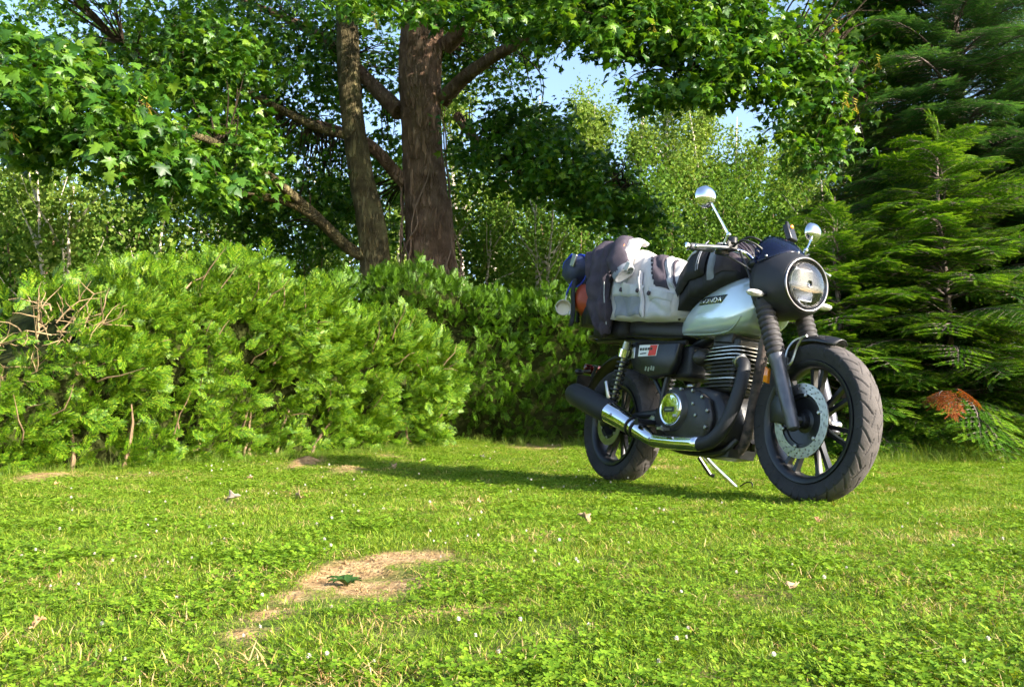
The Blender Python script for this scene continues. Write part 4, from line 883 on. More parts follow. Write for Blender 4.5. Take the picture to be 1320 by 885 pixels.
# bars, controls, mirrors
for sd in (1,):
    m_ = MB(); m_.tube([(1.035, -.30, 1.098), (1.055, -.22, 1.106), (1.085, -.13, 1.10), (1.10, -.07, 1.065), (1.10, 0, 1.06), (1.10, .07, 1.065), (1.085, .13, 1.10), (1.055, .22, 1.106), (1.035, .30, 1.098)], .0112, 12, smooth=5); hb = part(m_, 'handlebar', 'chrome', steer=True)
for sd in (-1, 1):
    a, c = Vector((1.043, sd*.265, 1.101)), Vector((1.030, sd*.392, 1.090)); d = (c-a).normalized(); m_ = MB(); m_.lathe([(.0165, 0), (.019, .003), (.019, .010), (.0155, .013)]+[(.0165+(.0008 if k % 2 else 0), .016+k*.0045) for k in range(22)]+[(.0155, .118), (.0165, .12)], c=a, axis=d, n=20); gr = m_.build('grip', K['grey'], hb)
    m_ = MB(); m_.lathe([(.013, 0), (.018, .002), (.018, .014), (.012, .017)], c=c, axis=d, n=20); m_.build('bar_end', K['chrome'], hb)
    m_ = MB(); m_.tube([(1.075, sd*.205, 1.10), (1.105, sd*.23, 1.098), (1.108, sd*.30, 1.09), (1.085, sd*.385, 1.08)], [.008, .008, .0065, .007], 8, smooth=5); m_.ball((1.085, sd*.387, 1.08), .010, 10, 8); m_.build('lever', K['steel'], hb)
    m_ = MB(); m_.box((1.055, sd*.222, 1.100), (.05, .055, .05), Euler((0, .2, 0))); m_.box((1.03, sd*.222, 1.11), (.02, .03, .03)); m_.build('switch_pod', K['black'], hb, bevel=.008)
    m_ = MB(); m_.box((1.088, sd*.205, 1.115), (.04, .06, .04)); m_.cyl((1.10, sd*.20, 1.12), (1.10, sd*.20, 1.155), .020); m_.build('reservoir' if sd < 0 else 'clutch_perch', K['black'], hb, bevel=.006)
    b0 = Vector((1.10, -.245 if sd < 0 else .20, 1.12)); b1 = Vector((1.13, -.25, 1.15)) if sd < 0 else Vector((1.12, .205, 1.165)); b2 = Vector((1.062, -.315, 1.315)) if sd < 0 else Vector((1.02, .335, 1.285))
    m_ = MB(); m_.tube([b0, b1], [.009, .010], 10); m_.ball(b1, .012, 10, 8); m_.tube([b1, b2], [.0055, .0048], 8); mi = m_.build('mirror', K['chrome'], hb)
    c = b2+Vector((-.012, sd*.012, .018)); axm = Vector((1, sd*.18, .02)); m_ = MB(); m_.lathe([(.0005, .034), (.018, .032), (.034, .024), (.046, .012), (.052, 0), (.053, -.006), (.050, -.010)], c=c, axis=axm, n=36); m_.build('mirror_shell', K['chrome'], mi, angle=70)
    m_ = MB(); m_.lathe([(.0005, -.0095), (.048, -.0095), (.048, -.0125), (.0005, -.0125)], c=c, axis=axm, n=36); m_.build('mirror_glass', K['chrome'], mi)
for k, pts_ in enumerate([[(1.07, -.20, 1.09), (1.16, -.19, 1.13), (1.20, -.10, 1.08), (1.16, -.05, .95)], [(1.07, -.18, 1.12), (1.14, -.13, 1.16), (1.17, -.05, 1.10), (1.13, -.03, .93)], [(1.06, -.23, 1.08), (1.13, -.20, 1.04), (1.16, -.12, .98), (1.10, -.06, .86)], [(1.07, .20, 1.09), (1.17, .18, 1.13), (1.2, .08, 1.06), (1.14, .04, .9)], [(1.09, -.06, 1.10), (1.11, .02, 1.15), (1.10, .10, 1.11), (1.08, .16, 1.11)]]):
    m_ = MB(); m_.tube(pts_, .005, 6, smooth=6); part(m_, 'cable', 'cable', steer=True)
m_ = MB(); m_.lathe([(.03, -.03), (.046, -.02), (.05, .0), (.05, .018), (.044, .022)], c=(1.13, .0, 1.11), axis=(-.8, 0, .6), n=30); part(m_, 'speedometer', 'black', steer=True)
m_ = MB(); m_.box((1.105, .12, 1.235), (.028, .06, .085), Euler((0, -.35, .3))); m_.cyl((1.09, .12, 1.11), (1.10, .12, 1.20), .008); m_.box((1.085, .12, 1.285), (.012, .02, .03), Euler((0, -.5, .3))); dev = part(m_, 'device_holder', 'black', steer=True, bevel=.008)
m_ = MB(); m_.ball((1.122, .115, 1.262), (.004, .010, .010), 10, 6); m_.build('lamp_dot', K['orange'], dev)

# tank with badge
def sect(x, zb, zt, hw, n=28, wide=.42, pw=.62):
    zm = zb+wide*(zt-zb); out = []
    for j in range(n):
        a = 2*math.pi*j/n; c, s = math.cos(a), math.sin(a); y = hw*math.copysign(abs(c)**pw, c); z = zm+((zt-zm)*abs(s)**.78 if s > 0 else -(zm-zb)*abs(s)**.55); out.append((x, y, z))
    return out
m_ = MB(); m_.rings([sect(*q) for q in [(.560, .768, .780, .03), (.568, .765, .800, .065), (.61, .757, .858, .098), (.68, .746, .912, .122), (.77, .736, .952, .140), (.88, .728, .985, .150), (.98, .727, 1.004, .153), (1.06, .738, 1.005, .149), (1.115, .760, .992, .138), (1.155, .80, .965, .11), (1.175, .85, .92, .06)]]); tank = part(m_, 'fuel_tank', 'tank', subsurf=2)
bpy.context.view_layer.update(); dg = bpy.context.evaluated_depsgraph_get(); tk = BVHTree.FromObject(tank, dg)
def on_tank(x, z, off):
    h = tk.ray_cast(Vector((x, -1, z)), Vector((0, 1, 0))); return Vector((x, (h[0].y if h[0] else -.13)-off, z))
def patch(outline_fn, nu, nv, off, name, m, parent):
    m_ = MB(); m_.rings([[on_tank(*outline_fn(i/nu, j/nv), off) for j in range(nv+1)] for i in range(nu+1)], False, False, closed=False); return m_.build(name, K[m], parent, angle=0, solid=.002)
ang = math.atan2(.903-.900, 1)
bad = patch(lambda u_, v_: (.79+.205*u_+.015*v_-(.02*(1-v_) if u_ > .9 else 0), .884-.012*u_+.036*v_), 16, 4, .0015, 'badge', 'dark', tank)
cv = bpy.data.curves.new('lettering', 'FONT'); cv.body = 'HONDA'; cv.size = .040; cv.extrude = 0; cv.align_x = 'LEFT'; cv.resolution_u = 3; cv.offset = .0009
tmp = bpy.data.objects.new('tmp', cv); COL.objects.link(tmp); bpy.context.view_layer.update(); lm = bpy.data.meshes.new_from_object(tmp.evaluated_get(bpy.context.evaluated_depsgraph_get())); bpy.data.objects.remove(tmp)
xs = [v.co.x for v in lm.vertices]; x0, x1 = min(xs), max(xs)
for v in lm.vertices:
    lx = (v.co.x-x0)/(x1-x0); v.co = on_tank(.802+.175*lx+v.co.y*.12, .8885-.012*lx+v.co.y*.95, .0042)
lm.materials.clear(); lm.materials.append(K['gold']); lo_ = link('lettering', lm, bad); q = lo_.modifiers.new('solid', 'SOLIDIFY'); q.thickness = .0012
m_ = MB(); m_.tube([on_tank(x, z, .001)+Vector((0, 0, 0)) for x, z in [(.58, .772), (.64, .764), (.74, .752), (.84, .743), (.94, .741), (1.0, .746), (1.06, .768), (1.10, .80)]], .004, 6, smooth=5); m_.build('seam', K['tank'], tank)
m_ = MB(); m_.lathe([(.04, 0), (.042, .012), (.035, .018)], c=(.99, 0, .995), axis=(-.1, 0, 1), n=24); m_.build('filler_cap', K['chrome'], tank)

# seat, side covers, rear end
def ss(x, zb, zt, hw): return sect(x, zb, zt, hw, 24, .5, .45)
m_ = MB(); m_.rings([ss(*q) for q in [(.655, .752, .80, .05), (.64, .742, .835, .085), (.56, .745, .845, .118), (.44, .756, .850, .135), (.30, .772, .868, .140), (.20, .784, .905, .138), (.05, .80, .915, .130), (-.10, .812, .915, .115), (-.17, .825, .90, .09), (-.19, .84, .88, .05)]]); seat = part(m_, 'seat', 'seat', subsurf=1)
m_ = MB(); m_.tube([(.63, -.10, .748), (.50, -.134, .755), (.30, -.143, .778), (.05, -.133, .805), (-.12, -.115, .82)], .004, 6, smooth=5); m_.build('seat_trim', K['black'], seat)
for sd in (-1, 1):
    m_ = MB(); m_.prism([(.25, .742), (.45, .730), (.655, .712), (.64, .62), (.60, .56), (.44, .545), (.27, .60), (.235, .67)], sd*.095, sd*.146, .016); sc_ = part(m_, 'side_cover', 'black', angle=50)
    if sd < 0:
        m_ = MB(); m_.prism([(.325, .728), (.495, .717), (.482, .660), (.320, .667)], -.1455, -.1478); st_ = m_.build('sticker', K['white'], sc_)
        m_ = MB(); m_.prism([(.428, .7195), (.491, .7155), (.478, .6625), (.410, .6645)], -.1475, -.1490); m_.build('print', K['redp'], st_)
        for x_, z_, w_, h_ in [(.332, .704, .022, .013), (.356, .703, .022, .013), (.380, .702, .022, .013), (.404, .701, .022, .013), (.428, .700, .022, .013), (.332, .680, .07, .006)]:
            m_ = MB(); m_.box((x_+w_/2, -.1494, z_), (w_*.8, .0012, h_)); m_.build('print', K['dark'], st_)
        for k, x_ in enumerate((.40, .425, .45, .47)):
            m_ = MB(); m_.box((x_, -.1472, .598-(k % 2)*.004), (.012, .003, .022), Euler((0, .25, 0))); m_.build('emblem', K['steel'], sc_)
        m_ = MB(); m_.box((.272, -.147, .69), (.03, .006, .06)); m_.build('bracket', K['steel'], sc_, bevel=.004)
m_ = MB()
for sd in (-1, 1):
    m_.tube([(.66, sd*.09, .72), (.45, sd*.105, .735), (.15, sd*.11, .775), (-.18, sd*.10, .80)], .014, 8, smooth=4)
    m_.tube([(.60, sd*.09, .72), (.53, sd*.095, .56), (.50, sd*.10, .38), (.54, sd*.10, .24), (.70, sd*.10, .185), (.96, sd*.09, .185), (1.03, sd*.05, .25)], .016, 8, smooth=5)
    m_.tube([(.22, sd*.11, .77), (.36, sd*.105, .62), (.51, sd*.10, .45)], .012, 8)
m_.tube([(1.17, 0, .87), (1.0, 0, .83), (.62, 0, .72)], .03, 10); part(m_, 'frame', 'black')
m_ = MB(); m_.tube([(1.165, -.01, .84), (1.125, -.01, .68), (1.085, -.01, .45), (1.045, -.01, .26), (1.0, -.01, .20)], [.027, .026, .025, .025, .025], 12, smooth=5); part(m_, 'downtube', 'dusty')
m_ = MB()
for sd in (-1, 1): m_.tube([(.52, sd*.085, .37), (.35, sd*.10, .36), (.0, sd*.105, .322), (-.04, sd*.105, .32)], [.026, .022, .02, .018], 10, smooth=4)
m_.cyl((.50, -.11, .37), (.50, .11, .37), .028); part(m_, 'swingarm', 'black')
for sd in (-1, 1):
    t_, bt = Vector((.232, sd*.165, .742)), Vector((.115, sd*.165, .365)); axs = (bt-t_).normalized(); m_ = MB(); m_.lathe([(.012, -.015), (.022, -.01), (.022, .03), (.015, .035), (.013, .2), (.013, .36), (.02, .365), (.02, .40)], c=t_, axis=axs, n=16); sh = part(m_, 'shock_absorber', 'steel' if sd < 0 else 'black')
    m_ = MB(); m_.lathe([(.030, .028), (.034, .032), (.034, .075), (.029, .08)], c=t_, axis=axs, n=20); m_.build('spring_cap', K['chrome'], sh)
    u_, v_ = frame_of(axs); m_ = MB(); m_.tube([t_+axs*(.08+.255*i/150)+(u_*math.cos(i*.42)+v_*math.sin(i*.42))*.028 for i in range(151)], .0058, 6); m_.build('spring', K['black'], sh)
    m_ = MB(); m_.lathe([(.03, .335), (.032, .345), (.024, .36)], c=t_, axis=axs, n=20); m_.build('spring_seat', K['black'], sh)
    m_ = MB(); m_.lathe([(.012, 0), (.012, .05), (.015, .05), (.015, .056)], c=t_-Vector((0, sd*.04, 0)), axis=(0, sd, 0), n=12); m_.build('bolt', K['chrome'], sh)
m_ = MB(); rg = []
for k in range(21):
    a = R(70+104*k/20); rr_ = .385; hw = .085*(1-.35*max(0, k/20-.75)/.25); rg.append([(.02+(rr_+.014*(1-u_*u_)-.03*abs(u_)**3)*math.cos(a), hw*u_, .335+(rr_+.014*(1-u_*u_)-.03*abs(u_)**3)*math.sin(a)) for u_ in [-1+j/5 for j in range(11)]])
m_.rings(rg, False, False, closed=False); rf = part(m_, 'mudguard', 'black', angle=60, solid=.004)
m_ = MB(); m_.box((-.39, 0, .66), (.03, .12, .06), Euler((0, .3, 0))); m_.build('tail_light', K['red'], rf, bevel=.012)
m_ = MB(); m_.box((-.40, 0, .54), (.008, .20, .16), Euler((0, .25, 0))); m_.tube([(-.34, 0, .68), (-.39, 0, .60), (-.40, 0, .5)], .012, 8); m_.build('plate_holder', K['black'], rf)
for sd in (-1, 1):
    c = Vector((-.30, sd*.14, .62)); m_ = MB(); m_.ball(c, (.02, .03, .018), 14, 8); m_.cyl(c, (-.31, sd*.06, .64), .009); m_.build('indicator', K['black'], rf)
m_ = MB(); m_.tube([(.05, -.14, .80), (-.20, -.13, .825), (-.30, -.08, .83), (-.32, 0, .83), (-.30, .08, .83), (-.20, .13, .825), (.05, .14, .80)], .010, 8, smooth=5); part(m_, 'grab_rail', 'black')

# engine
m_ = MB(); m_.prism([(.47, .34), (.50, .27), (.58, .225), (.72, .20), (.94, .195), (1.01, .235), (1.03, .31), (1.01, .40), (.96, .46), (.82, .49), (.62, .49), (.52, .45)], -.135, .135, .03); eng = part(m_, 'engine', 'engine', angle=45)
m_ = MB(); m_.prism([(.60+.0, .36), (.62, .27), (.70, .222), (.84, .215), (.96, .245), (.985, .33), (.955, .42), (.87, .465), (.74, .478), (.64, .45)], -.13, -.178, .022); cc = m_.build('clutch_cover', K['engine'], eng, angle=45)
m_ = MB(); m_.lathe([(.112, -.150), (.108, -.176), (.098, -.190), (.088, -.196), (.082, -.196)], c=(.715, 0, .375), n=40); m_.build('cover_dome', K['engine'], eng, angle=50)
m_ = MB(); m_.lathe([(.082, -.194), (.081, -.203), (.076, -.207), (.071, -.204), (.066, -.2045), (.03, -.2075), (.0005, -.208)], c=(.715, 0, .375), n=48); ch = m_.build('chrome_cap', K['chrome'], eng, angle=60)
m_ = MB(); m_.box((.715, -.2085, .372), (.075, .004, .026)); m_.build('name_plate', K['dark'], ch, bevel=.006)
m_ = MB(); m_.box((.715, -.2108, .372), (.052, .002, .007)); m_.build('print', K['steel'], ch)
m_ = MB(); m_.lathe([(.009, -.204), (.009, -.212), (.006, -.214)], c=(.757, 0, .340), n=12); m_.build('screw', K['steel'], ch)
for x_, z_ in [(.632, .43), (.68, .468), (.76, .472), (.85, .462), (.925, .43), (.968, .365), (.962, .29), (.90, .232), (.80, .222), (.70, .232), (.63, .29), (.86, .40), (.885, .345)]:
    m_ = MB(); m_.lathe([(.0085, -.170), (.0085, -.184), (.006, -.186)], c=(x_, 0, z_), n=8); m_.build('bolt', K['steel'], eng)
m_ = MB(); m_.ball((.79, -.15, .488), (.022, .016, .012), 12, 8); m_.build('oil_filler', K['steel'], eng)
tl = Euler((0, R(6), 0)); cyl = MB(); cyl.cur = 0; cyl.box((.925, 0, .58), (.17, .16, .22), tl); cyl.box((.93, 0, .70), (.19, .15, .06), tl); cy = cyl.build('cylinder', K['engine'], eng, bevel=.015)
def fin(z, lx, ly, edge):
    m_ = MB(); ol = []
    for j in range(36):
        a = 2*math.pi*j/36; ol.append((lx/2*math.copysign(abs(math.cos(a))**.45, math.cos(a)), ly/2*math.copysign(abs(math.sin(a))**.45, math.sin(a))))
    cx = .915+(z-.5)*.105
    vs_ = [(cx+x*s, y*s, z+dz) for dz, s in ((-.0022, 1), (.0022, 1)) for x, y in ol]; n = 36; m_.cur = 0
    m_.add(vs_, [tuple(range(n)), tuple(range(n, 2*n))]); m_.cur = 1; m_.add(vs_, [(j, (j+1) % n, n+(j+1) % n, n+j) for j in range(n)])
    me_ = m_.mesh('cooling_fin', [K['engine'], K['steel'] if edge else K['engine']]); return link('cooling_fin', me_, cy)
for k in range(5): fin(.600+.0185*k, .27-.012*abs(k-1), .23-.01*abs(k-1), k > 0)
for k in range(6): fin(.490+.0185*k, .235, .215, k == 2)
m_ = MB(); m_.prism([(.86, .705), (.99, .69), (1.0, .735), (.95, .755), (.88, .757)], -.09, .09, .014); m_.build('head_cover', K['engine'], cy)
m_ = MB(); m_.ball((.76, -.07, .64), (.05, .05, .04), 16, 10); m_.cyl((.72, 0, .62), (.84, 0, .63), .035); m_.build('throttle_body', K['engine'], eng)
m_ = MB(); m_.box((.60, 0, .63), (.18, .17, .16)); m_.build('air_box', K['matte'], eng, bevel=.02)
# exhaust
m_ = MB(); m_.tube([(1.035, -.07, .605), (1.085, -.085, .585), (1.103, -.105, .52), (1.095, -.125, .42), (1.062, -.145, .31), (1.0, -.163, .235), (.93, -.172, .213), (.88, -.176, .213)], [.026, .028, .030, .031, .032, .032, .032, .032], 18, smooth=8); ex = part(m_, 'exhaust', 'matte', angle=0)
m_ = MB(); m_.lathe([(.034, -.004), (.034, .022), (.029, .024)], c=(1.035, -.07, .605), axis=(.9, -.25, -.3), n=20); m_.build('collar', K['steel'], ex)
m_ = MB(); m_.tube([(.925, -.1745, .2135), (.76, -.184, .215), (.61, -.190, .2225), (.56, -.192, .232), (.50, -.1935, .255), (.42, -.195, .284), (.30, -.197, .325), (.16, -.20, .370)], [.034, .034, .034, .036, .041, .047, .054, .060], 28, smooth=5); m_.build('heat_shield', K['chrome'], ex, angle=0)
for x_, z_, r_ in ((.445, .276, .0475), (.405, .290, .0500)):
    m_ = MB(); m_.lathe([(r_, -.007), (r_+.0035, -.006), (r_+.0035, .006), (r_, .007)], c=(x_, -.1952, z_), axis=(-.94, -.01, .33), n=28, cap0=False, cap1=False); m_.build('clamp', K['black'], ex)
m_ = MB(); m_.tube([(.185, -.1995, .362), (.165, -.20, .369), (.02, -.202, .412), (-.12, -.204, .452), (-.21, -.205, .478), (-.235, -.205, .485)], [.060, .065, .067, .066, .063, .052], 28); m_.lathe([(.022, 0), (.024, .03), (.018, .031)], c=(-.225, -.205, .482), axis=(-.96, 0, .28), n=20); m_.build('silencer', K['matte'], ex, angle=30)
m_ = MB(); m_.ball((.595, -.222, .226), (.010, .006, .010), 10, 6); m_.build('rivet', K['steel'], ex); m_ = MB(); m_.ball((.27, -.252, .345), (.010, .006, .010), 10, 6); m_.build('rivet', K['steel'], ex)
# footrests, pedal, stand
for sd in (-1, 1):
    m_ = MB(); m_.cyl((.50, sd*.13, .315), (.50, sd*.235, .31), .016); m_.cyl((.50, sd*.235, .31), (.50, sd*.245, .31), .018); fp_ = part(m_, 'footrest', 'black')
    m_ = MB(); m_.prism([(.42, .33), (.53, .30), (.535, .33), (.46, .36)], sd*.112, sd*.128, .004); m_.build('footrest_plate', K['steel'], fp_)
    m_ = MB(); m_.tube([(.135, sd*.185, .43), (.145, sd*.20, .455), (.118, sd*.205, .535)], [.016, .012, .010], 10); m_.ball((.135, sd*.19, .43), .02, 12, 8); part(m_, 'pillion_peg', 'steel')
m_ = MB(); m_.tube([(.52, -.135, .30), (.60, -.16, .285), (.68, -.20, .275), (.70, -.225, .275)], .008, 8, smooth=4); m_.box((.70, -.222, .277), (.035, .05, .012)); part(m_, 'brake_pedal', 'steel')
m_ = MB(); m_.tube([(.57, .11, .20), (.61, .17, .135), (.685, .275, .03), (.705, .305, -.024)], [.014, .012, .0105, .010], 10, smooth=4); sta = part(m_, 'side_stand', 'chrome')
m_ = MB(); m_.box((.705, .306, -.022), (.06, .05, .008)); m_.tube([(.685, .262, .035), (.735, .28, .07), (.765, .29, .065), (.77, .292, .0)], .0035, 6, smooth=4); m_.tube([(.575, .10, .17), (.60, .16, .09), (.615, .175, .085)], .010, 8); m_.build('stand_foot', K['black'], sta)
m_ = MB(); m_.prism([(.56, .215), (.95, .188), (1.02, .205), (1.01, .165), (.90, .155), (.70, .170), (.58, .19)], -.08, .08, .012); part(m_, 'sump_guard', 'black')
m_ = MB(); m_.prism([(-.02, .42), (.35, .44), (.50, .40), (.50, .385), (.35, .42), (-.02, .40)], .12, .15, .004); part(m_, 'chain_guard', 'black')
# ------------------------------------------------------------------ luggage carried on the motorcycle
F = dict(dark=mat('charcoal_textile', (.055, .045, .058), .85, spec=.2, vary=.25, scale=20, bump=.25, bscale=420),
         black=mat('black_nylon', (.010, .009, .011), .55, spec=.35, vary=.3, scale=20, bump=.25, bscale=300),
         white=mat('off_white_textile', (.50, .47, .46), .85, spec=.15, vary=.1, scale=9, bump=.25, bscale=350),
         grey=mat('grey_textile', (.22, .23, .26), .85, spec=.2, vary=.15, scale=14, bump=.25, bscale=350),
         lgrey=mat('light_grey_textile', (.42, .42, .42), .85, spec=.2, vary=.12, scale=14, bump=.2, bscale=350),
         orange=mat('orange_drybag', (.34, .045, .010), .5, vary=.25, scale=9), orange2=mat('orange_patch', (.85, .20, .05), .6, vary=.1),
         blue=mat('blue_strap_highlight', (.02, .06, .60), .4, vary=.2), navy=mat('navy_nylon', (.010, .016, .05), .5, vary=.3, scale=15, bump=.2, bscale=200),
         cream=mat('cream_enamel', (.80, .74, .62), .25, coat=.4, vary=.04), enamel=mat('mug_enamel', (.55, .55, .52), .25, coat=.5, vary=.08), metal=K['steel'], chrome=K['chrome'], wprint=K['white'])
def lug(name, label, cat, group='luggage strapped to the motorcycle'):
    return empty(name, BM, label, cat, group)
def fab(mb, name, m, parent, **k): return mb.build(name, F[m], parent, **k)
def wob(p, s, a, o=0): return Vector(p)+Vector((noise.noise(Vector(p)*s+Vector((o, 0, 3))), noise.noise(Vector(p)*s+Vector((9, o, 0))), noise.noise(Vector(p)*s+Vector((2, 7, o)))))*a
class Surf:
    """a puffy bundle: x0..x1 along the bike, v from lower right side over the top to lower left side"""
    def __init__(s, keys, pw=.75, wr=.012, ws=9., seed=0): s.k = np.array(keys, float); s.pw = pw; s.wr = wr; s.ws = ws; s.o = seed
    def at(s, u, v, off=0.):
        t = s.k[:, 0]; x = np.interp(u, t, s.k[:, 1]); hw = np.interp(u, t, s.k[:, 2]); zb = np.interp(u, t, s.k[:, 3]); zt = np.interp(u, t, s.k[:, 4]); yc = np.interp(u, t, s.k[:, 5])
        a = math.pi*v; c, sn = math.cos(a), math.sin(a); y = yc-(hw+off)*math.copysign(abs(c)**s.pw, c); z = zb+(zt-zb+off)*abs(sn)**s.pw
        z += (1-abs(sn))*.03*noise.noise(Vector((x*9, y*4, s.o))); p = Vector((x, y, z)); w = noise.noise(p*s.ws+Vector((s.o, 0, 0)))+.6*noise.noise(Vector((p.x*s.ws*2.6, p.y*s.ws, p.z*s.ws*.9))+Vector((s.o, 5, 0))); w -= 1.3*max(0, .28-abs(noise.noise(Vector((p.x*s.ws*1.1+p.z*4, p.y*3, p.z*s.ws*.7+s.o)))))/.28*.7; n = Vector((0, -c, sn)); return p+n*(w*s.wr)
    def patch(s, u0, u1, v0, v1, off, nu=14, nv=14, skew=0.):
        m = MB(); rows = []
        for i in range(nu+1):
            rows.append([s.at(min(1, max(0, u0+(u1-u0)*i/nu+skew*(j/nv))), v0+(v1-v0)*j/nv, off*(0.25 if i in (0, nu) or j in (0, nv) else 1)) for j in range(nv+1)])
        m.rings(rows, False, False, closed=False); return m
    def body(s, nu=48, nv=44):
        m = MB(); m.rings([[s.at(i/nu, j/nv) for j in range(nv+1)] for i in range(nu+1)], True, True); return m

# rack bag under the clothes
tb = lug('tail_bag', 'black nylon bag under the clothes behind the seat', 'bag')
S = Surf([(0, -.34, .10, .92, 1.02, 0), (.06, -.33, .15, .90, 1.18, 0), (.3, -.26, .18, .89, 1.27, 0), (.7, -.12, .20, .88, 1.27, 0), (.95, .04, .18, .89, 1.20, 0), (1, .06, .12, .92, 1.05, 0)], .55, .008, 7)
fab(S.body(30, 34), 'bag_body', 'black', tb, angle=0)
m_ = MB(); m_.tube([(-.33, -.17, .92), (-.28, -.19, 1.10), (-.25, -.1, 1.285), (-.25, .1, 1.285), (-.3, .2, 1.1)], .012, 6, smooth=5); fab(m_, 'bag_strap', 'black', tb)

# riding jacket
jk = lug('riding_jacket', 'off-white and grey riding jacket bundled on the seat', 'jacket')
J = Surf([(0, .00, .13, .92, 1.12, 0), (.04, .01, .20, .90, 1.26, 0), (.15, .08, .235, .885, 1.315, 0), (.35, .21, .245, .87, 1.275, 0), (.55, .34, .245, .855, 1.235, 0), (.75, .48, .235, .845, 1.19, 0), (.9, .58, .205, .84, 1.14, 0), (.97, .63, .165, .845, 1.08, 0), (1, .645, .10, .86, 1.0, 0)], .72, .016, 8, 3)
fab(J.body(64, 56), 'jacket_body', 'white', jk, angle=0)
fab(J.patch(.30, .68, .002, .062, .014, 20, 12), 'jacket_pocket', 'grey', jk, angle=0)
fab(J.patch(.285, .69, .055, .115, .022, 20, 10), 'pocket_flap', 'lgrey', jk, angle=0)
fab(J.patch(.78, .95, .002, .062, .014, 14, 12), 'jacket_pocket', 'lgrey', jk, angle=0)
fab(J.patch(.765, .955, .055, .115, .021, 14, 8), 'pocket_flap', 'lgrey', jk, angle=0)
fab(J.patch(.72, .755, .001, .20, .024, 6, 24, -.15), 'zip_flap', 'white', jk, angle=0)
fab(J.patch(.697, .717, .001, .19, .012, 4, 24, -.14), 'zip', 'dark', jk, angle=0)
fab(J.patch(.80, .925, .13, .46, .014, 16, 24, -.28), 'shoulder_panel', 'dark', jk, angle=0)
fab(J.patch(.93, .96, .15, .46, .016, 8, 20, -.25), 'shoulder_stripe', 'lgrey', jk, angle=0)
fab(J.patch(.965, .985, .15, .46, .010, 8, 20, -.22), 'shoulder_panel', 'dark', jk, angle=0)
for k in range(7): fab(J.patch(.775-.028*k, .795-.028*k, .14+.03*k, .162+.03*k, .007, 4, 4, -.012), 'print', 'dark', jk, angle=0)
for u_, v_ in ((.66, .078), (.79, .078), (.45, .078)):
    c = J.at(u_, v_, .026); m_ = MB(); m_.lathe([(.012, -.004), (.012, .004), (.008, .006)], c=c, axis=(0, -1, .15), n=14); fab(m_, 'snap_button', 'dark', jk)
# sleeve with cuff, orange badge
m_ = MB(); pth = [(.06, -.13, 1.335), (.13, -.215, 1.285), (.22, -.268, 1.19), (.315, -.280, 1.095)]; P = catmull(pth, 8); rg = []
for i, p in enumerate(P):
    f = i/(len(P)-1); T = (P[min(i+1, len(P)-1)]-P[max(i-1, 0)]).normalized(); u_, v_ = frame_of(T); od = Vector((0, -.8, .6)); od = (od-T*od.dot(T)).normalized(); sd_ = T.cross(od); rg.append([wob(p+sd_*math.cos(a)*(.066-.010*f)+od*math.sin(a)*(.046-.018*f), 14, .012) for a in [2*math.pi*j/24 for j in range(24)]])
m_.rings(rg); sl_ = fab(m_, 'sleeve', 'dark', jk, angle=0)
d_ = (P[-1]-P[-3]).normalized(); m_ = MB(); m_.rings([[P[-1]+d_*h_+sd_*math.cos(a)*(.058+k_)+od*math.sin(a)*(.027+k_) for a in [2*math.pi*j/26 for j in range(26)]] for h_, k_ in ((-.034, -.002), (-.030, .006), (.012, .006), (.016, .0), (.010, -.012))]); fab(m_, 'cuff', 'grey', sl_)
m_ = MB(); m_.box(P[-1]+Vector((.075, -.03, .02)), (.03, .008, .05), Euler((0, .5, .3))); fab(m_, 'cuff_tab', 'lgrey', sl_, bevel=.004)
m_ = MB(); pth = [(.13, -.04, 1.345), (.17, -.13, 1.325), (.235, -.215, 1.235), (.285, -.252, 1.12)]; P = catmull(pth, 6); rg = []
for i, p in enumerate(P):
    f = i/(len(P)-1); T = (P[min(i+1, len(P)-1)]-P[max(i-1, 0)]).normalized(); u_, v_ = frame_of(T); w_ = .020+.012*math.sin(math.pi*f); rg.append([wob(p+u_*math.cos(a)*w_*1.6+v_*math.sin(a)*w_*.7, 16, .012, 4) for a in [2*math.pi*j/20 for j in range(20)]])
m_.rings(rg); col_ = fab(m_, 'collar', 'lgrey', jk, angle=0)
m_ = MB(); m_.rings([[wob((.165+.06*i/4, -.188-.045*i/4-.008*math.sin(j), 1.335-.06*i/4-.03*j/4), 20, .006) for j in range(5)] for i in range(5)], False, False, closed=False); fab(m_, 'badge', 'orange2', col_, solid=.006, angle=0)
m_ = MB(); m_.rings([[wob((.235+.04*i/4, -.268-.02*i/4, 1.215-.05*i/4-.014*j/4), 20, .004) for j in range(5)] for i in range(5)], False, False, closed=False); fab(m_, 'print', 'dark', col_, solid=.006, angle=0)

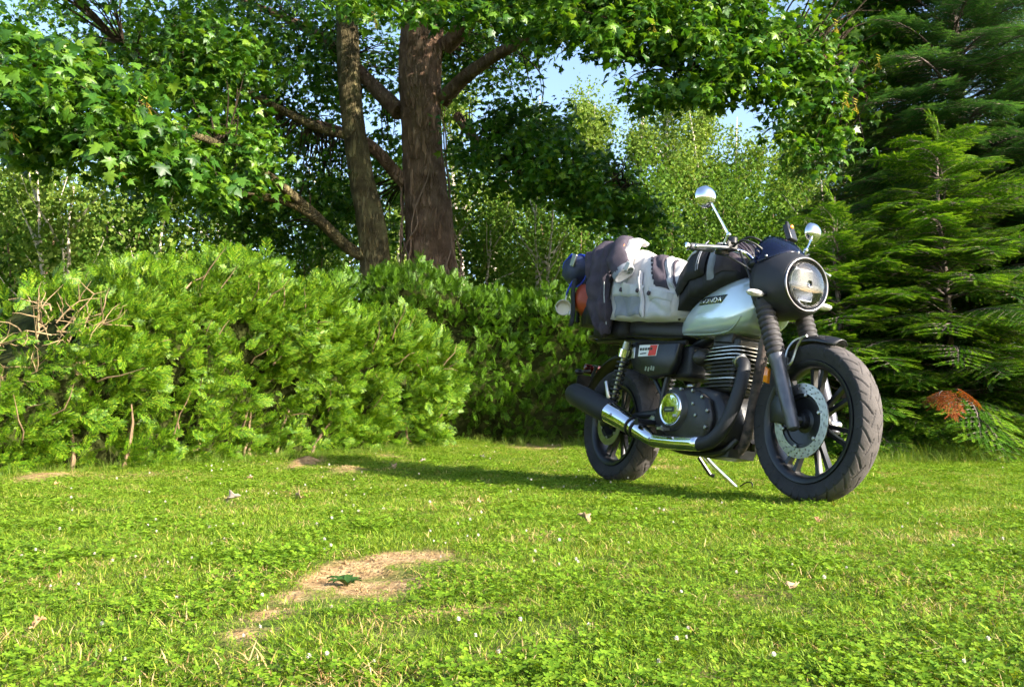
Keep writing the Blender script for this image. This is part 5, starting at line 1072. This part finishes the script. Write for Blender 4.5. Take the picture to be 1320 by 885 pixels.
# trousers draped over the bag
tr_ = lug('riding_trousers', 'charcoal riding trousers hanging down beside the seat', 'trousers')
m_ = MB(); pth = [(-.12, .10, 1.29), (-.11, -.04, 1.335), (-.09, -.15, 1.32), (-.025, -.225, 1.245), (.012, -.25, 1.12), (.035, -.252, 1.0), (.075, -.245, .90), (.10, -.235, .83), (.115, -.23, .785)]
wd = [.10, .135, .14, .118, .108, .102, .082, .05, .024]; tk_ = [.04, .045, .05, .045, .042, .045, .045, .04, .02]; P = catmull(pth, 7); n_ = len(P); rg = []
for i, p in enumerate(P):
    f = i/(n_-1)*(len(wd)-1); w_ = np.interp(f, range(len(wd)), wd); t_ = np.interp(f, range(len(wd)), tk_); T = (P[min(i+1, n_-1)]-P[max(i-1, 0)]).normalized()
    xd = Vector((1, 0, 0)); xd = (xd-T*xd.dot(T)).normalized(); nd = T.cross(xd); row = []
    for j in range(40):
        a = 2*math.pi*j/40; c, s_ = math.cos(a), math.sin(a); q = p+xd*(w_*math.copysign(abs(c)**.7, c))+nd*(t_*math.copysign(abs(s_)**.7, s_)); fold = .012*math.sin(c*9+i*.12+2*noise.noise(q*4))*abs(s_)+.010*noise.noise(q*11)-.022*max(0, .25-abs(noise.noise(Vector((q.x*13+q.z*5, q.y*3, q.z*6)))))/.25; row.append(q+nd*math.copysign(1, s_)*fold+Vector((noise.noise(q*7)*.008, 0, 0)))
    rg.append(row)
m_.rings(rg); fab(m_, 'trouser_leg', 'dark', tr_, angle=0)
m_ = MB(); m_.tube([(-.25, -.05, 1.345), (-.23, -.15, 1.335), (-.185, -.21, 1.29)], .010, 6, smooth=5); fab(m_, 'hem', 'lgrey', tr_)
m_ = MB(); m_.rings([[(-.05+.075*i/3, -.155-.018*j/2, 1.36-.035*j/2-.012*i/3) for j in range(3)] for i in range(4)], False, False, closed=False); fab(m_, 'patch', 'lgrey', tr_, solid=.004)
m_ = MB(); m_.tube([(.115, -.275, 1.08), (.132, -.277, .99), (.142, -.268, .91), (.145, -.255, .84)], .003, 6, smooth=4); fab(m_, 'zip', 'lgrey', tr_)
m_ = MB(); S2 = Surf([(0, -.10, .16, .80, .88, 0), (.1, -.08, .20, .79, .93, 0), (.5, .06, .205, .79, .95, 0), (.9, .17, .19, .79, .93, 0), (1, .20, .15, .80, .88, 0)], .5, .006, 9, 6); fab(S2.body(20, 30), 'trouser_seat', 'black', tr_, angle=0)

# navy roll with blue straps and a blue highlight coloured in
rl_ = lug('bed_roll', 'navy bedding roll with blue straps and a painted blue highlight at the tail', 'roll')
m_ = MB(); rg = []
for k in range(19):
    f = k/18; y = -.235+.47*f; r_ = .098*(1-.35*abs(2*f-1)**6); rg.append([wob((-.385+r_*1.25*math.cos(a), y, 1.245+r_*math.sin(a)), 13, .014) for a in [2*math.pi*j/30 for j in range(30)]])
m_.rings(rg); fab(m_, 'roll_body', 'navy', rl_, angle=0)
for y in (-.17, -.09, .12):
    m_ = MB(); m_.tube([(-.385+.124*math.cos(a), y, 1.245+.100*math.sin(a)) for a in [2*math.pi*j/28 for j in range(29)]], .006, 6); fab(m_, 'roll_strap', 'blue' if y < -.1 else 'black', rl_)
m_ = MB(); m_.box((-.315, -.245, 1.285), (.05, .012, .075), Euler((0, .35, 0))); fab(m_, 'buckle', 'metal', rl_, bevel=.004)
m_ = MB(); m_.rings([[wob((-.385+.130*math.cos(1.75+1.2*i/6), -.215+.10*j/4, 1.245+.105*math.sin(1.75+1.2*i/6)), 13, .014) for j in range(5)] for i in range(7)], False, False, closed=False); fab(m_, 'roll_highlight', 'blue', rl_, solid=.004, angle=0)  # blue sheet painted in for the highlight on the navy fabric

# orange dry bag
ob = lug('dry_bag', 'burnt orange dry bag with black strap hanging under the bedding roll', 'bag')
m_ = MB(); rg = []
for k in range(17):
    f = k/16; z = 1.14-.25*f; s_ = math.sin(math.pi*min(1, .18+f*.95))**.45; rg.append([wob((-.275+.13*s_*math.cos(a), -.06+.17*s_*math.sin(a), z), 11, .014) for a in [2*math.pi*j/28 for j in range(28)]])
m_.rings(rg); fab(m_, 'bag_body', 'orange', ob, angle=0)
m_ = MB(); m_.rings([[(-.315+.045*j/3, -.232-.008*math.sin(k*.8)-.004*j*(3-j)*.5, 1.17-.29*k/8) for j in range(4)] for k in range(9)], False, False, closed=False); fab(m_, 'bag_strap', 'black', ob, solid=.006)
m_ = MB(); m_.box((-.285, -.252, .955), (.02, .01, .03)); fab(m_, 'buckle', 'metal', ob, bevel=.003)

# enamel mug on a blue loop, mouth towards the camera
mg_ = lug('enamel_mug', 'cream enamel mug hanging by its handle from the tail', 'mug')
bpy.context.view_layer.update()
mc = Vector((-.40, -.235, 1.008)); vd = (BM.inverted()@Vector((0, 0, CAM_H))-mc).normalized(); vd = (vd+Vector((.10, -.05, .12))).normalized()
m_ = MB(); m_.lathe([(.0005, -.078), (.039, -.078), (.043, -.072), (.046, -.01), (.0475, 0), (.0455, .001), (.044, -.008), (.041, -.068), (.037, -.074), (.0005, -.074)], c=mc, axis=vd, n=36); fab(m_, 'cup', 'cream', mg_, angle=50)
m_ = MB(); m_.lathe([(.0465, .0015), (.0487, .001), (.0487, -.003), (.0465, -.004)], c=mc, axis=vd, n=36, cap0=False, cap1=False); fab(m_, 'rim', 'enamel', mg_)
up = Vector((.35, 0, 1)); up = (up-vd*up.dot(vd)).normalized(); m_ = MB(); m_.tube([mc+up*.040-vd*.012, mc+up*.072-vd*.018, mc+up*.075-vd*.045, mc+up*.040-vd*.058], .005, 8, smooth=5); fab(m_, 'handle', 'enamel', mg_)
m_ = MB(); q0 = mc+up*.068-vd*.03; m_.tube([q0, q0+Vector((.03, -.01, .035)), q0+Vector((.06, 0, .09)), q0+Vector((.075, .02, .12)), q0+Vector((.045, .01, .09)), q0+Vector((.012, 0, .04)), q0], .0055, 8, smooth=5); fab(m_, 'cord_loop', 'blue', mg_)

# tank bag
bg_ = lug('tank_bag', 'black padded tank bag with ribbed top on the fuel tank', 'bag')
T_ = Surf([(0, .595, .06, .885, .98, 0), (.04, .60, .12, .88, 1.04, 0), (.15, .645, .155, .895, 1.10, 0), (.4, .75, .170, .93, 1.175, 0), (.65, .87, .168, .955, 1.205, 0), (.85, .98, .155, .965, 1.185, 0), (.96, 1.035, .13, .975, 1.13, 0), (1, 1.045, .07, .99, 1.05, 0)], .62, .006, 9, 8)
fab(T_.body(50, 44), 'bag_body', 'black', bg_, angle=0)
for k in range(9):
    v_ = .30+.05*k; m_ = MB(); m_.tube([T_.at(.42+.55*i/16, v_, .004) for i in range(17)], .006, 6); fab(m_, 'rib', 'dark', bg_)
m_ = T_.patch(.12, .62, .05, .30, .03, 20, 14); fab(m_, 'side_pocket', 'black', bg_, angle=0)
m_ = T_.patch(.66, .74, .02, .34, .012, 6, 16); fab(m_, 'side_strap', 'grey', bg_, angle=0)
m_ = T_.patch(.74, .98, .03, .20, .02, 10, 10); fab(m_, 'side_flap', 'dark', bg_, angle=0)
for k, (a, b_) in enumerate([((.30, .20), (.54, .29)), ((.33, .185), (.50, .245)), ((.40, .255), (.52, .30))]):
    m_ = MB(); m_.tube([T_.at(a[0]+(b_[0]-a[0])*i/8, a[1]+(b_[1]-a[1])*i/8+.012*math.sin(i/8*3.1), .034) for i in range(9)], [.0015, .003, .004, .0045, .0045, .004, .003, .002, .001], 6); fab(m_, 'logo', 'lgrey', bg_)
for k in range(2): m_ = MB(); m_.tube([T_.at(.56+.03*k, .06+.24*i/8, .035) for i in range(9)], .003, 5); fab(m_, 'piping', 'grey', bg_)
m_ = MB(); m_.tube([T_.at(.02, .1, .01), (.60, -.10, .88), (.61, -.115, .84)], .008, 6, smooth=4); fab(m_, 'bag_strap', 'black', bg_)
# ------------------------------------------------------------------ fallen leaves and the weed on the bare patch
M_FALL = [mat('fallen_leaf_tan', (.36, .24, .13), .8, vary=.25, scale=25), mat('fallen_leaf_brown', (.36, .20, .09), .8, vary=.3, scale=25), mat('fallen_leaf_grey', (.28, .23, .18), .8, vary=.2, scale=25)]
for i, (px, py, s, mi, lab) in enumerate([(301, 648, .14, 2, 'pale curled fallen leaf alone on the lawn below the brown hedge'), (384, 645, .11, 0, 'tan curled leaf just right of the pale one, below the hedge'), (322, 620, .08, 0, 'small tan leaf close to the foot of the sunlit hedge'), (508, 605, .12, 0, 'tan leaf at the tip of the motorcycle shadow'), (545, 597, .10, 2, 'greyish leaf beyond the middle of the motorcycle shadow'), (617, 651, .075, 1, 'brown upright leaf in the grass below the shadow'), (752, 675, .11, 0, 'tan leaf on the grass in front of the rear wheel'), (622, 592, .11, 2, 'pale leaf in sun beyond the motorcycle shadow'), (1053, 677, .06, 1, 'dark brown leaf on the grass in front of the front wheel'), (1022, 769, .07, 0, 'long tan leaf low in the grass in front of the motorcycle'), (72, 628, .06, 1, 'reddish brown leaf near the left end of the hedge'), (50, 818, .05, 1, 'dark leaf fragment on the lawn at lower left'), (1155, 590, .12, 2, 'pale leaf on the grass right of the front wheel'), (1262, 582, .10, 2, 'pale leaf by the tall grass under the fir')]):
    s *= .48; p = G(px, py); r = random.Random(i*7+1); mb = MB(); n = 12; V_ = []
    for k in range(n+1):
        f = k/n; w_ = .30*math.sin(math.pi*min(1, f*1.02))**.8*(1+.35*math.sin(f*16+i)); y = f-.5
        for u_ in (-1, -.45, 0, .45, 1): V_.append((u_*w_*s, y*s, (abs(u_)**1.5*.30*w_/.3+.10*math.sin(f*5+i)+.05*u_*math.sin(f*9))*s))
    mb.add(V_, [(k*5+j, k*5+j+1, k*5+j+6, k*5+j+5) for k in range(n) for j in range(4)])
    root = empty('fallen_leaf', Matrix.Translation((p.x, p.y, p.z+.018))@Euler((r.gauss(.25, .3), r.gauss(0, .3), r.random()*6.28)).to_matrix().to_4x4(), lab, 'leaf', 'fallen leaves on the lawn')
    mb.build('leaf_blade', M_FALL[mi], root, angle=0, solid=.0012)
    mb = MB(); mb.tube([(0, -.5*s, 0), (0, -.62*s, .02*s), (.02*s, -.75*s, .05*s)], .0016, 5); mb.build('leaf_stalk', M_FALL[1], root)
M_WEED = leaf_mat('weed_leaf', [(.025, .075, .012), (.045, .11, .016)], .5, .25, .4)
p = G(447, 748); wr = empty('weed_plant', Matrix.Translation((p.x, p.y, p.z-.012)), 'small dark green weed growing on the bare soil patch', 'plant')
for k in range(9):
    a = k*.7+.3*random.random(); L = random.uniform(.025, .06); mb = MB(); rows = []
    for i in range(6):
        f = i/5; w_ = .009*math.sin(math.pi*(.12+.86*f)); x_ = L*f*.8; z_ = L*(.9*f-.65*f*f); rows.append([(x_*math.cos(a)-u_*w_*math.sin(a), x_*math.sin(a)+u_*w_*math.cos(a), z_+abs(u_)*.003) for u_ in (-1, 0, 1)])
    mb.rings(rows, False, False, closed=False); mb.build('leaf', M_WEED, wr, angle=0)
